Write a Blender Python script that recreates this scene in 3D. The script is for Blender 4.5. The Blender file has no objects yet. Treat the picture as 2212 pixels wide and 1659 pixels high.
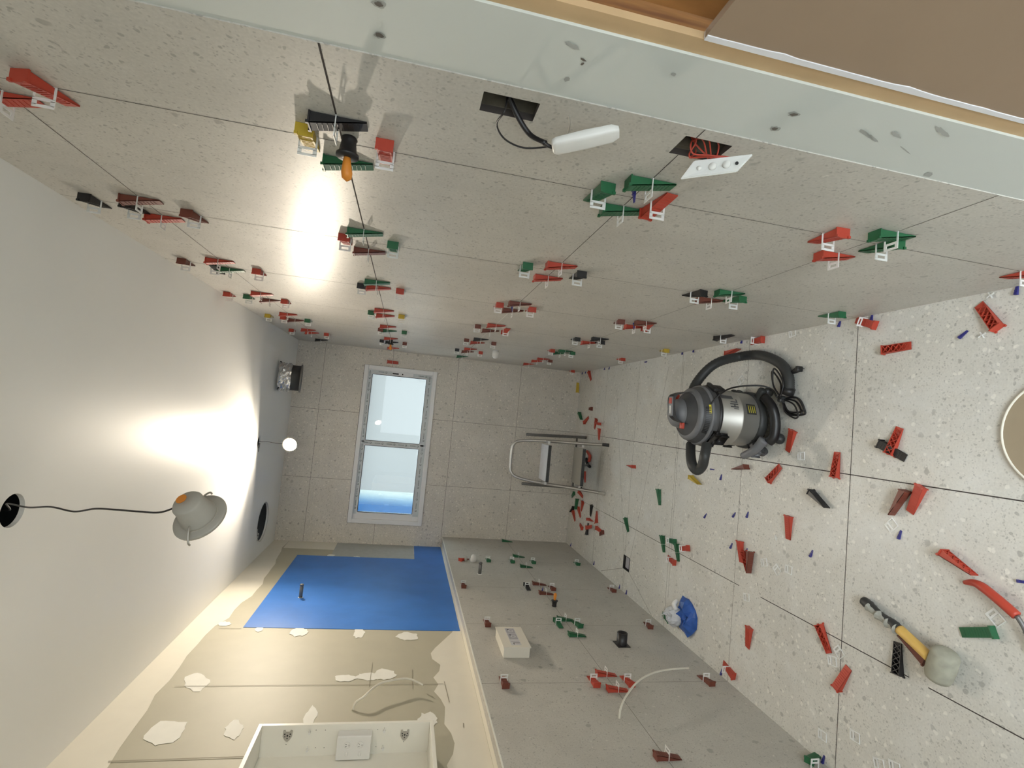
import bpy, bmesh, math, random
from mathutils import Vector, Matrix
random.seed(7)
SC = bpy.context.scene
COL = SC.collection
# ---------------------------------------------------------------- camera, light, exposure
F_PX = 1103.7
MR = Matrix(((0.9935012, 0.0634097, -0.0945226), (-0.0434455, 0.9788326, 0.1999983), (0.1052036, -0.1945919, 0.9752262)))
CP = Vector((-0.494, 0.0, 1.6246))
cr = MR @ Vector((1, 0, 0)); cf = MR @ Vector((0, 1, 0)); cu = MR @ Vector((0, 0, 1))
cam = bpy.data.cameras.new('camera'); cam.sensor_width = 36.0; cam.lens = F_PX / 2212 * 36; cam.clip_start = 0.02
camo = bpy.data.objects.new('camera', cam); COL.objects.link(camo)
R3 = Matrix((-cu, cr, -cf)).transposed()
camo.matrix_world = Matrix.Translation(CP) @ R3.to_4x4()
SC.camera = camo
SC.view_settings.view_transform = 'Standard'
SC.view_settings.look = 'None'
SC.view_settings.gamma = 1.0
SC.view_settings.use_curve_mapping = False
SC.view_settings.exposure = 1.45
W = bpy.data.worlds.new('daylight'); SC.world = W; W.use_nodes = True
_n = W.node_tree.nodes; _l = W.node_tree.links            # overcast sky: dim towards the horizon, bright overhead
_tc = _n.new('ShaderNodeTexCoord'); _sp = _n.new('ShaderNodeSeparateXYZ'); _l.new(_tc.outputs['Generated'], _sp.inputs[0])
_mr = _n.new('ShaderNodeMapRange'); _mr.interpolation_type = 'SMOOTHSTEP'
for _i, _v in ((1, 0.12), (2, 0.75), (3, 1.0), (4, 13.0)): _mr.inputs[_i].default_value = _v
_l.new(_sp.outputs[2], _mr.inputs[0])
_n['Background'].inputs[0].default_value = (0.86, 0.95, 1.0, 1)
_l.new(_mr.outputs[0], _n['Background'].inputs[1])
LAMP1, LAMP2 = 110.0, 36.0          # emission of the two downlight lenses
LAMP_COL = (1.0, 0.88, 0.71)

# ---------------------------------------------------------------- room dimensions
TILE = 0.6
XL, XU, YF, ZC, ZL = -1.650, -1.745, 4.778, 2.626, 1.190
VY = [1.0085, 1.6146, 2.2387, 2.8623, 3.4626, 4.0731, 4.68]      # upright joints of the long wall, also cross joints of the floor
LZ = [2.391, 1.7996, 1.1996, 0.5951]                             # level joints
FX = [-0.589, -1.189]
YB = -0.35                                                       # plane behind the camera


def ray(px, py):
    return MR @ Vector((((1659 - py) - 829.5) / F_PX, 1.0, -(px - 1106.0) / F_PX))


def hit(px, py, ax, val):
    d = ray(px, py)
    return CP + d * ((val - CP[ax]) / d[ax])


# ---------------------------------------------------------------- materials
def newmat(name):
    m = bpy.data.materials.new(name); m.use_nodes = True
    nt = m.node_tree
    return m, nt, nt.nodes['Principled BSDF']


def plain(name, rgb, rough=0.5, metal=0.0, var=0.06, scale=30, emit=None, trans=0.0, spec=0.5, bump=0.0):
    m, nt, b = newmat(name)
    n = nt.nodes.new('ShaderNodeTexNoise'); n.inputs['Scale'].default_value = scale; n.inputs['Detail'].default_value = 4
    tc = nt.nodes.new('ShaderNodeTexCoord'); nt.links.new(tc.outputs['Object'], n.inputs['Vector'])
    mx = nt.nodes.new('ShaderNodeMix'); mx.data_type = 'RGBA'
    mx.inputs[6].default_value = tuple(max(0, c * (1 - var)) for c in rgb) + (1,)
    mx.inputs[7].default_value = tuple(min(1, c * (1 + var)) for c in rgb) + (1,)
    nt.links.new(n.outputs['Fac'], mx.inputs[0]); nt.links.new(mx.outputs[2], b.inputs['Base Color'])
    b.inputs['Roughness'].default_value = rough; b.inputs['Metallic'].default_value = metal
    b.inputs['Specular IOR Level'].default_value = spec
    if trans: b.inputs['Transmission Weight'].default_value = trans
    if emit:
        b.inputs['Emission Color'].default_value = tuple(emit[0]) + (1,); b.inputs['Emission Strength'].default_value = emit[1]
    if bump:
        bp = nt.nodes.new('ShaderNodeBump'); bp.inputs['Strength'].default_value = bump; bp.inputs['Distance'].default_value = 0.01
        nt.links.new(n.outputs['Fac'], bp.inputs['Height']); nt.links.new(bp.outputs['Normal'], b.inputs['Normal'])
    return m


def tile_mat(name, rgb, rough, dusty=0.0, spec=0.5):
    m, nt, b = newmat(name); N = nt.nodes.new; L = nt.links.new
    tc = N('ShaderNodeTexCoord')
    wob = N('ShaderNodeTexNoise'); wob.inputs['Scale'].default_value = 40; L(tc.outputs['Object'], wob.inputs['Vector'])
    add = N('ShaderNodeMix'); add.data_type = 'VECTOR'; add.inputs[0].default_value = 0.018
    L(tc.outputs['Object'], add.inputs[4]); L(wob.outputs['Color'], add.inputs[5])
    col = None

    def mix(fac, a, c2, mode='MIX'):
        x = N('ShaderNodeMix'); x.data_type = 'RGBA'; x.blend_type = mode
        if isinstance(fac, float): x.inputs[0].default_value = fac
        else: L(fac, x.inputs[0])
        for i, v in ((6, a), (7, c2)):
            if isinstance(v, tuple): x.inputs[i].default_value = v + (1,)
            else: L(v, x.inputs[i])
        return x.outputs[2]
    cl = N('ShaderNodeTexNoise'); cl.inputs['Scale'].default_value = 3.0; cl.inputs['Detail'].default_value = 8; cl.inputs['Roughness'].default_value = 0.7
    L(tc.outputs['Object'], cl.inputs['Vector'])
    r0 = N('ShaderNodeValToRGB'); r0.color_ramp.elements[0].position = 0.3; r0.color_ramp.elements[1].position = 0.72
    L(cl.outputs['Fac'], r0.inputs[0])
    col = mix(r0.outputs[0], tuple(c * 0.9 for c in rgb), tuple(min(1, c * 1.09) for c in rgb))
    for sc, lo, hi, keep, tint in ((70, 0.24, 0.32, 0.78, 0.66), (27, 0.20, 0.26, 0.80, 0.66), (160, 0.3, 0.42, 0.65, 0.76), (45, 0.24, 0.34, 0.75, 1.2), (15, 0.16, 0.2, 0.88, 0.72)):
        v = N('ShaderNodeTexVoronoi'); v.inputs['Scale'].default_value = sc
        L(add.outputs[1], v.inputs['Vector'])
        rr = N('ShaderNodeMapRange'); rr.inputs[1].default_value = lo; rr.inputs[2].default_value = hi; rr.inputs[3].default_value = 1; rr.inputs[4].default_value = 0
        L(v.outputs['Distance'], rr.inputs[0])
        sep = N('ShaderNodeSeparateColor'); L(v.outputs['Color'], sep.inputs[0])
        gt = N('ShaderNodeMath'); gt.operation = 'GREATER_THAN'; gt.inputs[1].default_value = keep; L(sep.outputs[0], gt.inputs[0])
        mu = N('ShaderNodeMath'); mu.operation = 'MULTIPLY'; L(rr.outputs[0], mu.inputs[0]); L(gt.outputs[0], mu.inputs[1])
        m2 = N('ShaderNodeMath'); m2.operation = 'MULTIPLY'; m2.inputs[1].default_value = 0.95; L(mu.outputs[0], m2.inputs[0])
        col = mix(m2.outputs[0], col, tuple(min(1, c * tint) for c in rgb))
    g = N('ShaderNodeTexNoise'); g.inputs['Scale'].default_value = 160; g.inputs['Detail'].default_value = 3; L(tc.outputs['Object'], g.inputs['Vector'])
    gr = N('ShaderNodeMapRange'); gr.inputs[1].default_value = 0.3; gr.inputs[2].default_value = 0.7; gr.inputs[3].default_value = 0.93; gr.inputs[4].default_value = 1.06
    L(g.outputs['Fac'], gr.inputs[0])
    col = mix(1.0, col, gr.outputs[0], 'MULTIPLY')
    if dusty:
        d = N('ShaderNodeTexNoise'); d.inputs['Scale'].default_value = 2.2; d.inputs['Detail'].default_value = 10; d.inputs['Roughness'].default_value = 0.72; d.inputs['Distortion'].default_value = 0.6
        L(tc.outputs['Object'], d.inputs['Vector'])
        dr = N('ShaderNodeMapRange'); dr.inputs[1].default_value = 0.48; dr.inputs[2].default_value = 0.68; dr.inputs[3].default_value = 0; dr.inputs[4].default_value = dusty
        L(d.outputs['Fac'], dr.inputs[0]); col = mix(dr.outputs[0], col, (0.78, 0.78, 0.76))
    L(col, b.inputs['Base Color'])
    b.inputs['Roughness'].default_value = rough; b.inputs['Specular IOR Level'].default_value = spec
    return m


M = {}
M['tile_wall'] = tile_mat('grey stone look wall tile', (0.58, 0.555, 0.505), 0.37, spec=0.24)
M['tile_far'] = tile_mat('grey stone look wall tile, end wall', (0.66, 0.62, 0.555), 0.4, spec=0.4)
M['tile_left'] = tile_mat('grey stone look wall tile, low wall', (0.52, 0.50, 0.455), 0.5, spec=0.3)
M['tile_floor'] = tile_mat('stone look floor tile', (0.67, 0.65, 0.60), 0.42, dusty=0.6, spec=0.4)
M['joint'] = plain('open tile joint', (0.055, 0.045, 0.04), 0.9)
M['joint_soft'] = plain('dusty tile joint', (0.17, 0.155, 0.13), 0.9)
M['joint_white'] = plain('white adhesive in joint', (0.75, 0.74, 0.70), 0.8)
M['ceiling'] = plain('white painted ceiling', (0.84, 0.835, 0.81), 0.45, var=0.015, scale=4, spec=0.2)
M['board'] = plain('moisture resistant plasterboard', (0.45, 0.42, 0.32), 0.55, var=0.07, scale=9, spec=0.5)
M['compound'] = plain('joint compound', (0.76, 0.72, 0.62), 0.6, var=0.04, scale=14)
M['patch'] = plain('white filler', (0.80, 0.79, 0.73), 0.65, var=0.05, scale=22)
M['blue'] = plain('blue waterproof membrane', (0.045, 0.185, 0.58), 0.45, var=0.16, scale=7, spec=0.3, bump=0.15)
M['white_paint'] = plain('white lining board', (0.66, 0.69, 0.66), 0.55, var=0.03, scale=6)
M['pencil'] = plain('dark scuff', (0.16, 0.14, 0.12), 0.9)
M['smudge'] = plain('grey smudge', (0.42, 0.43, 0.41), 0.8, var=0.12)
M['pine'] = plain('pine edge', (0.62, 0.43, 0.24), 0.6, var=0.15, scale=18)
M['paper'] = plain('brown board paper', (0.36, 0.26, 0.18), 0.75, var=0.04, scale=12)
M['gypsum'] = plain('white gypsum edge', (0.82, 0.82, 0.86), 0.8)
M['dark'] = plain('black void', (0.012, 0.011, 0.01), 0.9)
M['stud'] = plain('dirty timber in cavity', (0.10, 0.085, 0.06), 0.8, var=0.5, scale=60)
M['red'] = plain('red plastic', (0.47, 0.055, 0.03), 0.45, var=0.08)
M['green'] = plain('green plastic', (0.018, 0.125, 0.05), 0.4, var=0.08)
M['black'] = plain('black plastic', (0.015, 0.014, 0.015), 0.4, var=0.2)
M['brown'] = plain('brown plastic', (0.17, 0.045, 0.028), 0.45, var=0.12)
M['yellow'] = plain('yellow plastic', (0.55, 0.38, 0.03), 0.45, var=0.08)
M['indigo'] = plain('dark blue plastic', (0.03, 0.03, 0.20), 0.45)
M['orange'] = plain('orange plastic', (0.75, 0.26, 0.03), 0.45)
M['white_plastic'] = plain('white plastic', (0.78, 0.77, 0.74), 0.35, var=0.02)
M['cream_plastic'] = plain('cream white box', (0.76, 0.72, 0.63), 0.45, var=0.02)
M['lacquer'] = plain('white cabinet lacquer', (0.84, 0.82, 0.74), 0.3, var=0.01)
M['frame_white'] = plain('white powder coat', (0.80, 0.80, 0.80), 0.3, var=0.02)
M['tape'] = plain('grey protective film', (0.60, 0.64, 0.65), 0.35, var=0.08, scale=20)
M['tape_ink'] = plain('dark green print', (0.10, 0.14, 0.14), 0.6)
M['rubber'] = plain('dark grey rubber', (0.035, 0.036, 0.036), 0.5, var=0.15, scale=80)
M['headgrey'] = plain('charcoal plastic', (0.075, 0.075, 0.078), 0.42, var=0.15, scale=40)
M['headlight'] = plain('mid grey plastic', (0.17, 0.17, 0.18), 0.45, var=0.1)
M['steel'] = plain('brushed steel', (0.52, 0.50, 0.46), 0.45, metal=0.75, var=0.08, scale=12)
M['alu'] = plain('aluminium tube', (0.55, 0.54, 0.52), 0.35, metal=1.0, var=0.15)
M['galv'] = plain('galvanised fitting', (0.17, 0.165, 0.16), 0.45, metal=0.3, var=0.2, scale=60)
M['foil'] = plain('crinkled foil', (0.75, 0.75, 0.75), 0.22, metal=1.0, var=0.1, scale=45, bump=1.0)
M['tread'] = plain('pale step tread', (0.66, 0.66, 0.68), 0.6, var=0.08, scale=60)
M['tread_shade'] = plain('shaded step tread', (0.42, 0.40, 0.35), 0.7, var=0.1, scale=60)  # darker copy of the tread, the lower step's shade put into its colour
M['lampbody'] = plain('grey white downlight body', (0.46, 0.44, 0.39), 0.5, var=0.06)
M['lens'] = plain('glowing lens', (1, 1, 1), 0.5, emit=(LAMP_COL, LAMP1))
M['lens_second'] = plain('glowing lens of near light', (1, 1, 1), 0.5, emit=(LAMP_COL, LAMP2))
M['handle_wood'] = plain('yellow handle', (0.72, 0.46, 0.12), 0.45, var=0.08)
M['mortar'] = plain('dried grey mortar', (0.36, 0.36, 0.32), 0.9, var=0.3, scale=50, bump=0.8)
M['malletw'] = plain('dirty white rubber', (0.36, 0.35, 0.28), 0.85, var=0.4, scale=28, bump=0.3)
M['blueplastic'] = plain('blue plastic film', (0.03, 0.10, 0.38), 0.25, var=0.5, scale=25)
M['clearplastic'] = plain('crumpled clear plastic', (0.62, 0.64, 0.68), 0.18, var=0.3, scale=40)
M['boardline'] = plain('faint pencil and sheet joint', (0.33, 0.30, 0.23), 0.8)
M['joint_far'] = plain('dusty joint of the end wall', (0.115, 0.10, 0.085), 0.9)
M['tan'] = plain('tan plastic lid', (0.36, 0.29, 0.20), 0.6, var=0.05)
M['cable'] = plain('white cable sheath', (0.72, 0.69, 0.60), 0.45)
M['slot'] = plain('dark slot', (0.03, 0.03, 0.03), 0.7)
M['print'] = plain('grey print', (0.40, 0.39, 0.42), 0.6)
M['printpale'] = plain('pale sticker', (0.62, 0.61, 0.62), 0.5)
M['glossblack'] = plain('window seal', (0.015, 0.02, 0.03), 0.4)
M['label_yellow'] = plain('yellow warning label', (0.80, 0.68, 0.05), 0.5)


def timber():
    m, nt, b = newmat('orange brown timber'); N = nt.nodes.new; L = nt.links.new
    tc = N('ShaderNodeTexCoord'); mp = N('ShaderNodeMapping'); mp.inputs['Scale'].default_value = (6, 30, 2.5); L(tc.outputs['Object'], mp.inputs[0])
    w = N('ShaderNodeTexNoise'); w.inputs['Scale'].default_value = 2; w.inputs['Detail'].default_value = 5; L(mp.outputs[0], w.inputs['Vector'])
    r = N('ShaderNodeValToRGB'); r.color_ramp.elements[0].position = 0.35; r.color_ramp.elements[0].color = (0.20, 0.075, 0.02, 1)
    r.color_ramp.elements[1].position = 0.7; r.color_ramp.elements[1].color = (0.52, 0.24, 0.065, 1)
    L(w.outputs['Fac'], r.inputs[0]); L(r.outputs[0], b.inputs['Base Color']); b.inputs['Roughness'].default_value = 0.55
    return m


M['timber'] = timber()


def clear_white(name, rgb, fac):
    m, nt, b = newmat(name); N = nt.nodes.new; L = nt.links.new
    b.inputs['Base Color'].default_value = rgb + (1,); b.inputs['Roughness'].default_value = 0.3
    t = N('ShaderNodeBsdfTranslucent'); t.inputs[0].default_value = rgb + (1,)
    mx = N('ShaderNodeMixShader'); mx.inputs[0].default_value = fac
    L(b.outputs[0], mx.inputs[1]); L(t.outputs[0], mx.inputs[2]); L(mx.outputs[0], nt.nodes['Material Output'].inputs[0])
    return m


M['clip'] = clear_white('milky clip plastic', (0.90, 0.90, 0.88), 0.15)


def pane_mat():
    m, nt, b = newmat('frosted pane'); N = nt.nodes.new; L = nt.links.new
    tr = N('ShaderNodeBsdfTransparent'); tr.inputs[0].default_value = (0.64, 0.66, 0.65, 1)
    tl = N('ShaderNodeBsdfTranslucent'); tl.inputs[0].default_value = (0.10, 0.105, 0.105, 1)
    gl = N('ShaderNodeBsdfGlossy'); gl.inputs['Roughness'].default_value = 0.02
    a = N('ShaderNodeMixShader'); a.inputs[0].default_value = 0.35; L(tr.outputs[0], a.inputs[1]); L(tl.outputs[0], a.inputs[2])
    c = N('ShaderNodeMixShader'); c.inputs[0].default_value = 0.05; L(a.outputs[0], c.inputs[1]); L(gl.outputs[0], c.inputs[2])
    L(c.outputs[0], nt.nodes['Material Output'].inputs[0])
    return m


M['pane'] = pane_mat()


def tarp_mat():   # blue ramped to white along X, frosted-glass blur put into the colour
    m, nt, b = newmat('blue and white sheeting'); N = nt.nodes.new; L = nt.links.new
    tc = N('ShaderNodeTexCoord'); sp = N('ShaderNodeSeparateXYZ'); L(tc.outputs['Object'], sp.inputs[0])
    n = N('ShaderNodeTexNoise'); n.inputs['Scale'].default_value = 2.0; L(tc.outputs['Object'], n.inputs['Vector'])
    ad = N('ShaderNodeMath'); ad.operation = 'MULTIPLY_ADD'; ad.inputs[1].default_value = 0.05; L(n.outputs['Fac'], ad.inputs[0]); L(sp.outputs[0], ad.inputs[2])
    mr = N('ShaderNodeMapRange'); mr.inputs[1].default_value = -1.44; mr.inputs[2].default_value = -1.33; L(ad.outputs[0], mr.inputs[0])
    r = N('ShaderNodeValToRGB'); r.color_ramp.elements[0].color = (0.10, 0.32, 0.56, 1); r.color_ramp.elements[1].color = (0.75, 0.80, 0.78, 1)
    L(mr.outputs[0], r.inputs[0]); L(r.outputs[0], b.inputs['Base Color']); b.inputs['Roughness'].default_value = 0.7
    t = N('ShaderNodeBsdfTranslucent'); L(r.outputs[0], t.inputs[0]); mx = N('ShaderNodeMixShader'); mx.inputs[0].default_value = 0.85
    L(b.outputs[0], mx.inputs[1]); L(t.outputs[0], mx.inputs[2]); L(mx.outputs[0], nt.nodes['Material Output'].inputs[0])
    return m


M['tarp'] = tarp_mat()


# ---------------------------------------------------------------- mesh helpers
def obj(name, bm, mats, parent=None, smooth=False, loc=None):
    me = bpy.data.meshes.new(name)
    bmesh.ops.recalc_face_normals(bm, faces=bm.faces) if len(bm.faces) else None
    bm.to_mesh(me); bm.free()
    for mt in (mats if isinstance(mats, (list, tuple)) else [mats]): me.materials.append(M[mt] if isinstance(mt, str) else mt)
    if smooth:
        for p in me.polygons: p.use_smooth = True
    o = bpy.data.objects.new(name, me); COL.objects.link(o)
    if parent: o.parent = parent
    if loc is not None: o.location = loc
    return o


def tag(o, label=None, cat=None, group=None, kind=None):
    if label: o['label'] = label
    if cat: o['category'] = cat
    if group: o['group'] = group
    if kind: o['kind'] = kind
    return o


def empty(name, loc=(0, 0, 0)):
    o = bpy.data.objects.new(name, None); COL.objects.link(o); o.location = loc; o.empty_display_size = 0.05
    return o


def bquad(bm, pts, mi=0):
    f = bm.faces.new([bm.verts.new(p) for p in pts]); f.material_index = mi
    return f


def bbox(bm, c, s, mi=0, rot=None, bevel=0.0):
    """box centre c, full size s"""
    before = set(bm.faces)
    r = bmesh.ops.create_cube(bm, size=1.0)
    vs = r['verts']
    for v in vs:
        p = Vector((v.co.x * s[0], v.co.y * s[1], v.co.z * s[2]))
        if rot is not None: p = rot @ p
        v.co = p + Vector(c)
    if bevel:
        es = list({e for v in vs for e in v.link_edges})
        bmesh.ops.bevel(bm, geom=es, offset=bevel, segments=2, affect='EDGES', profile=0.5)
    for f in bm.faces:
        if f not in before: f.material_index = mi


def frame_to(d, up=Vector((0, 0, 1))):
    d = Vector(d).normalized()
    a = up.cross(d)
    if a.length < 1e-4: a = Vector((1, 0, 0)).cross(d)
    a.normalize(); b = d.cross(a)
    return a, b, d


def loft(bm, rings, mi=0, cap=True, closed=True):
    prev = None; first = None
    for ring in rings:
        cur = [bm.verts.new(p) for p in ring]
        if prev:
            n = len(cur)
            for i in range(n if closed else n - 1):
                f = bm.faces.new((prev[i], prev[(i + 1) % n], cur[(i + 1) % n], cur[i])); f.material_index = mi
        else: first = cur
        prev = cur
    if cap:
        for c in (first, prev):
            try:
                f = bm.faces.new(c); f.material_index = mi
            except ValueError: pass


def cyl(bm, p0, p1, r0, r1=None, n=20, mi=0, cap=True):
    p0 = Vector(p0); p1 = Vector(p1); r1 = r0 if r1 is None else r1
    a, b, d = frame_to(p1 - p0)
    loft(bm, [[p + (a * math.cos(t) + b * math.sin(t)) * r for t in [2 * math.pi * i / n for i in range(n)]] for p, r in ((p0, r0), (p1, r1))], mi, cap)


def lathe(bm, prof, org, ax=(0, 0, 1), n=32, mi=0, cap=True):
    """prof: list of (radius, height along ax)"""
    org = Vector(org); a, b, d = frame_to(ax)
    loft(bm, [[org + d * h + (a * math.cos(2 * math.pi * i / n) + b * math.sin(2 * math.pi * i / n)) * max(r, 1e-4) for i in range(n)] for r, h in prof], mi, cap)


def spline(pts, k=8):
    P = [Vector(p) for p in pts]; out = []
    for i in range(len(P) - 1):
        p0 = P[max(i - 1, 0)]; p1 = P[i]; p2 = P[i + 1]; p3 = P[min(i + 2, len(P) - 1)]
        for j in range(k):
            t = j / k
            out.append(0.5 * ((2 * p1) + (-p0 + p2) * t + (2 * p0 - 5 * p1 + 4 * p2 - p3) * t * t + (-p0 + 3 * p1 - 3 * p2 + p3) * t ** 3))
    out.append(P[-1]); return out


def tube(bm, pts, r, n=10, k=8, mi=0, ribs=0.0):
    C = spline(pts, k) if k > 1 else [Vector(p) for p in pts]
    rings = []; a = None
    for i, c in enumerate(C):
        d = (C[min(i + 1, len(C) - 1)] - C[max(i - 1, 0)])
        if d.length < 1e-7: d = Vector((0, 0, 1))
        d.normalize()
        if a is None: a, b, _ = frame_to(d)
        else:
            a = (a - d * a.dot(d)).normalized(); b = d.cross(a)
        rr = (r if not callable(r) else r(i / (len(C) - 1))) * (1 + (ribs if i % 2 else -ribs))
        rings.append([c + (a * math.cos(2 * math.pi * j / n) + b * math.sin(2 * math.pi * j / n)) * rr for j in range(n)])
    loft(bm, rings, mi)


def extrude_poly(bm, pts, n, h, mi=0, mi_side=None):
    """flat polygon pts pushed along n by h (solid)"""
    n = Vector(n).normalized(); top = [bm.verts.new(Vector(p) + n * h) for p in pts]; bot = [bm.verts.new(Vector(p)) for p in pts]
    f = bm.faces.new(top); f.material_index = mi; bm.faces.new(bot).material_index = mi
    for i in range(len(pts)):
        q = bm.faces.new((bot[i], bot[(i + 1) % len(pts)], top[(i + 1) % len(pts)], top[i])); q.material_index = mi if mi_side is None else mi_side


# ---------------------------------------------------------------- the setting
def slab(name, P, ur, vr, holes, depth, mats, joints=(), kind='structure'):
    """P(u, v, w): point at (u, v) lifted w out of the surface. joints: (u0, v0, u1, v1, width, mat index)"""
    bm = bmesh.new()
    us = sorted({ur[0], ur[1]} | {h[0] for h in holes} | {h[1] for h in holes})
    vs = sorted({vr[0], vr[1]} | {h[2] for h in holes} | {h[3] for h in holes})
    for i in range(len(us) - 1):
        for j in range(len(vs) - 1):
            cu_, cv_ = (us[i] + us[i + 1]) / 2, (vs[j] + vs[j + 1]) / 2
            if any(h[0] < cu_ < h[1] and h[2] < cv_ < h[3] for h in holes): continue
            bquad(bm, [P(us[i], vs[j], 0), P(us[i + 1], vs[j], 0), P(us[i + 1], vs[j + 1], 0), P(us[i], vs[j + 1], 0)])
    def ret(u0, v0, u1, v1, mi=0):
        c = [(u0, v0), (u1, v0), (u1, v1), (u0, v1)]
        for k in range(4):
            a, b = c[k], c[(k + 1) % 4]
            bquad(bm, [P(a[0], a[1], 0), P(b[0], b[1], 0), P(b[0], b[1], -depth), P(a[0], a[1], -depth)], mi)
    ret(ur[0], vr[0], ur[1], vr[1])
    for h in holes: ret(h[0], h[2], h[1], h[3], 1)
    bmesh.ops.remove_doubles(bm, verts=bm.verts, dist=1e-5)
    for (u0, v0, u1, v1, w, mi) in joints:
        du, dv = u1 - u0, v1 - v0; L = math.hypot(du, dv)
        if L < 1e-4: continue
        nu, nv = -dv / L * w / 2, du / L * w / 2
        bquad(bm, [P(u0 + nu, v0 + nv, 0.0004), P(u1 + nu, v1 + nv, 0.0004), P(u1 - nu, v1 - nv, 0.0004), P(u0 - nu, v0 - nv, 0.0004)], mi)
    me = bpy.data.meshes.new(name); bm.to_mesh(me); bm.free()
    for mt in mats: me.materials.append(M[mt])
    o = bpy.data.objects.new(name, me); COL.objects.link(o); tag(o, kind=kind)
    return o


# long tiled wall (top of the photo): plane X = 0
HOLE = [(0.760, 0.811, 1.471, 1.561), (0.760, 0.818, 1.131, 1.218)]
YE = 0.733
jr = []
for k, y in enumerate(VY):
    w = 0.0016 if k < 2 else 0.0022
    jr.append((y, 0, y, ZC, w, 1))
jr.append((YE, LZ[0], YF, LZ[0], 0.0018, 1))
jr.append((YE, LZ[1], 2.4, LZ[1], 0.0032, 1)); jr.append((2.4, LZ[1], YF, LZ[1], 0.0024, 1))
jr += [(YE, LZ[2], 0.76, LZ[2], 0.0018, 1), (0.818, LZ[2], 2.2, LZ[2], 0.0018, 1), (2.2, LZ[2], 3.4, LZ[2], 0.003, 2), (3.4, LZ[2], YF, LZ[2], 0.002, 1)]
jr += [(YE, LZ[3], 1.9, LZ[3], 0.0016, 1), (1.9, LZ[3], 3.2, LZ[3], 0.002, 3), (3.2, LZ[3], YF, LZ[3], 0.002, 1)]
slab('wall_right', lambda u, v, w: (-w, u, v), (YE, YF), (0, ZC), HOLE, 0.012, ['tile_wall', 'joint', 'joint_white', 'joint_soft'], jr)
# white lining, pine edge, timber behind and the offcut of plasterboard
bm = bmesh.new()
holes_px = [(818, 8), (820, 75), (1715, 246), (1674, 277)]
bquad(bm, [(0.002, 0.594, 0), (0.002, YE, 0), (0.002, YE, ZC), (0.002, 0.594, ZC)])
bquad(bm, [(0.002, 0.594, 0), (0.002, 0.594, ZC), (0.0065, 0.594, ZC), (0.0065, 0.594, 0)])


def blob(bm, c, u, v, ru, rv, mi, n=14, lift=0.0008, nrm=Vector((-1, 0, 0)), jag=0.25, seed=0):
    rnd = random.Random(seed)
    bm.faces.new([bm.verts.new(Vector(c) + nrm * lift + u * (ru * (1 + rnd.uniform(-jag, jag)) * math.cos(2 * math.pi * i / n)) + v * (rv * (1 + rnd.uniform(-jag, jag)) * math.sin(2 * math.pi * i / n))) for i in range(n)]).material_index = mi


Yv, Zv, Xv = Vector((0, 1, 0)), Vector((0, 0, 1)), Vector((1, 0, 0))
for i, (x, y) in enumerate(holes_px):
    p = hit(x, y, 0, 0.002); blob(bm, p, Zv, Yv, 0.0085, 0.0065, 2, seed=i, lift=0.0006); blob(bm, p, Zv, Yv, 0.0052, 0.004, 1, seed=i + 9, lift=0.001)
for i, (x, y, a, b2) in enumerate([(1260, 128, .005, .002), (1258, 137, .002, .003), (1236, 98, .012, .004), (1870, 288, .022, .003), (1885, 297, .018, .003), (1935, 290, .015, .003), (2035, 283, .02, .004), (1955, 323, .018, .0012), (1225, 170, .004, .006), (2005, 376, .01, .006), (1455, 160, .004, .003)]):
    p = hit(x, y, 0, 0.002); r = Matrix.Rotation(0.35, 3, 'X'); blob(bm, p, r @ Zv, r @ Yv, a, b2, 1 if i < 2 else 2, seed=i + 40, lift=0.0008)
o = obj('trim_jamb', bm, ['white_paint', 'pencil', 'smudge']); tag(o, kind='structure')
bm = bmesh.new(); bbox(bm, (0.011, 0.581, ZC / 2), (0.010, 0.026, ZC))
tag(obj('trim_stud_edge', bm, 'pine'), kind='structure')
bm = bmesh.new(); bbox(bm, (0.11, 0.23, ZC / 2), (0.03, 0.60, ZC)); 
tag(obj('wall_cavity', bm, 'timber'), kind='structure')
sheet = empty('plasterboard_sheet', (0.0095, 0.5665, 0.0)); tag(sheet, 'brown paper faced plasterboard sheet with white edge, standing behind the white jamb', 'plasterboard')
bm = bmesh.new(); bbox(bm, (0.0, -0.498, 0.655), (0.010, 0.99, 1.305)); obj('board_face', bm, 'paper', sheet)
bm = bmesh.new(); rnd = random.Random(3); n_ = 60
zs = [0.003 + 1.304 * k / n_ for k in range(n_ + 1)]; wv = [0.0075 + rnd.uniform(0, 0.0012) + 0.003 * math.exp(-((z - 1.0) / .02) ** 2) + .003 * math.exp(-((z - 1.2) / .015) ** 2) for z in zs]
loft(bm, [[Vector((-.0065, 0, z)), Vector((.005, 0, z)), Vector((.005, -w, z)), Vector((-.0065, -w, z))] for z, w in zip(zs, wv)])
obj('gypsum_edge', bm, 'gypsum', sheet)

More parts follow.
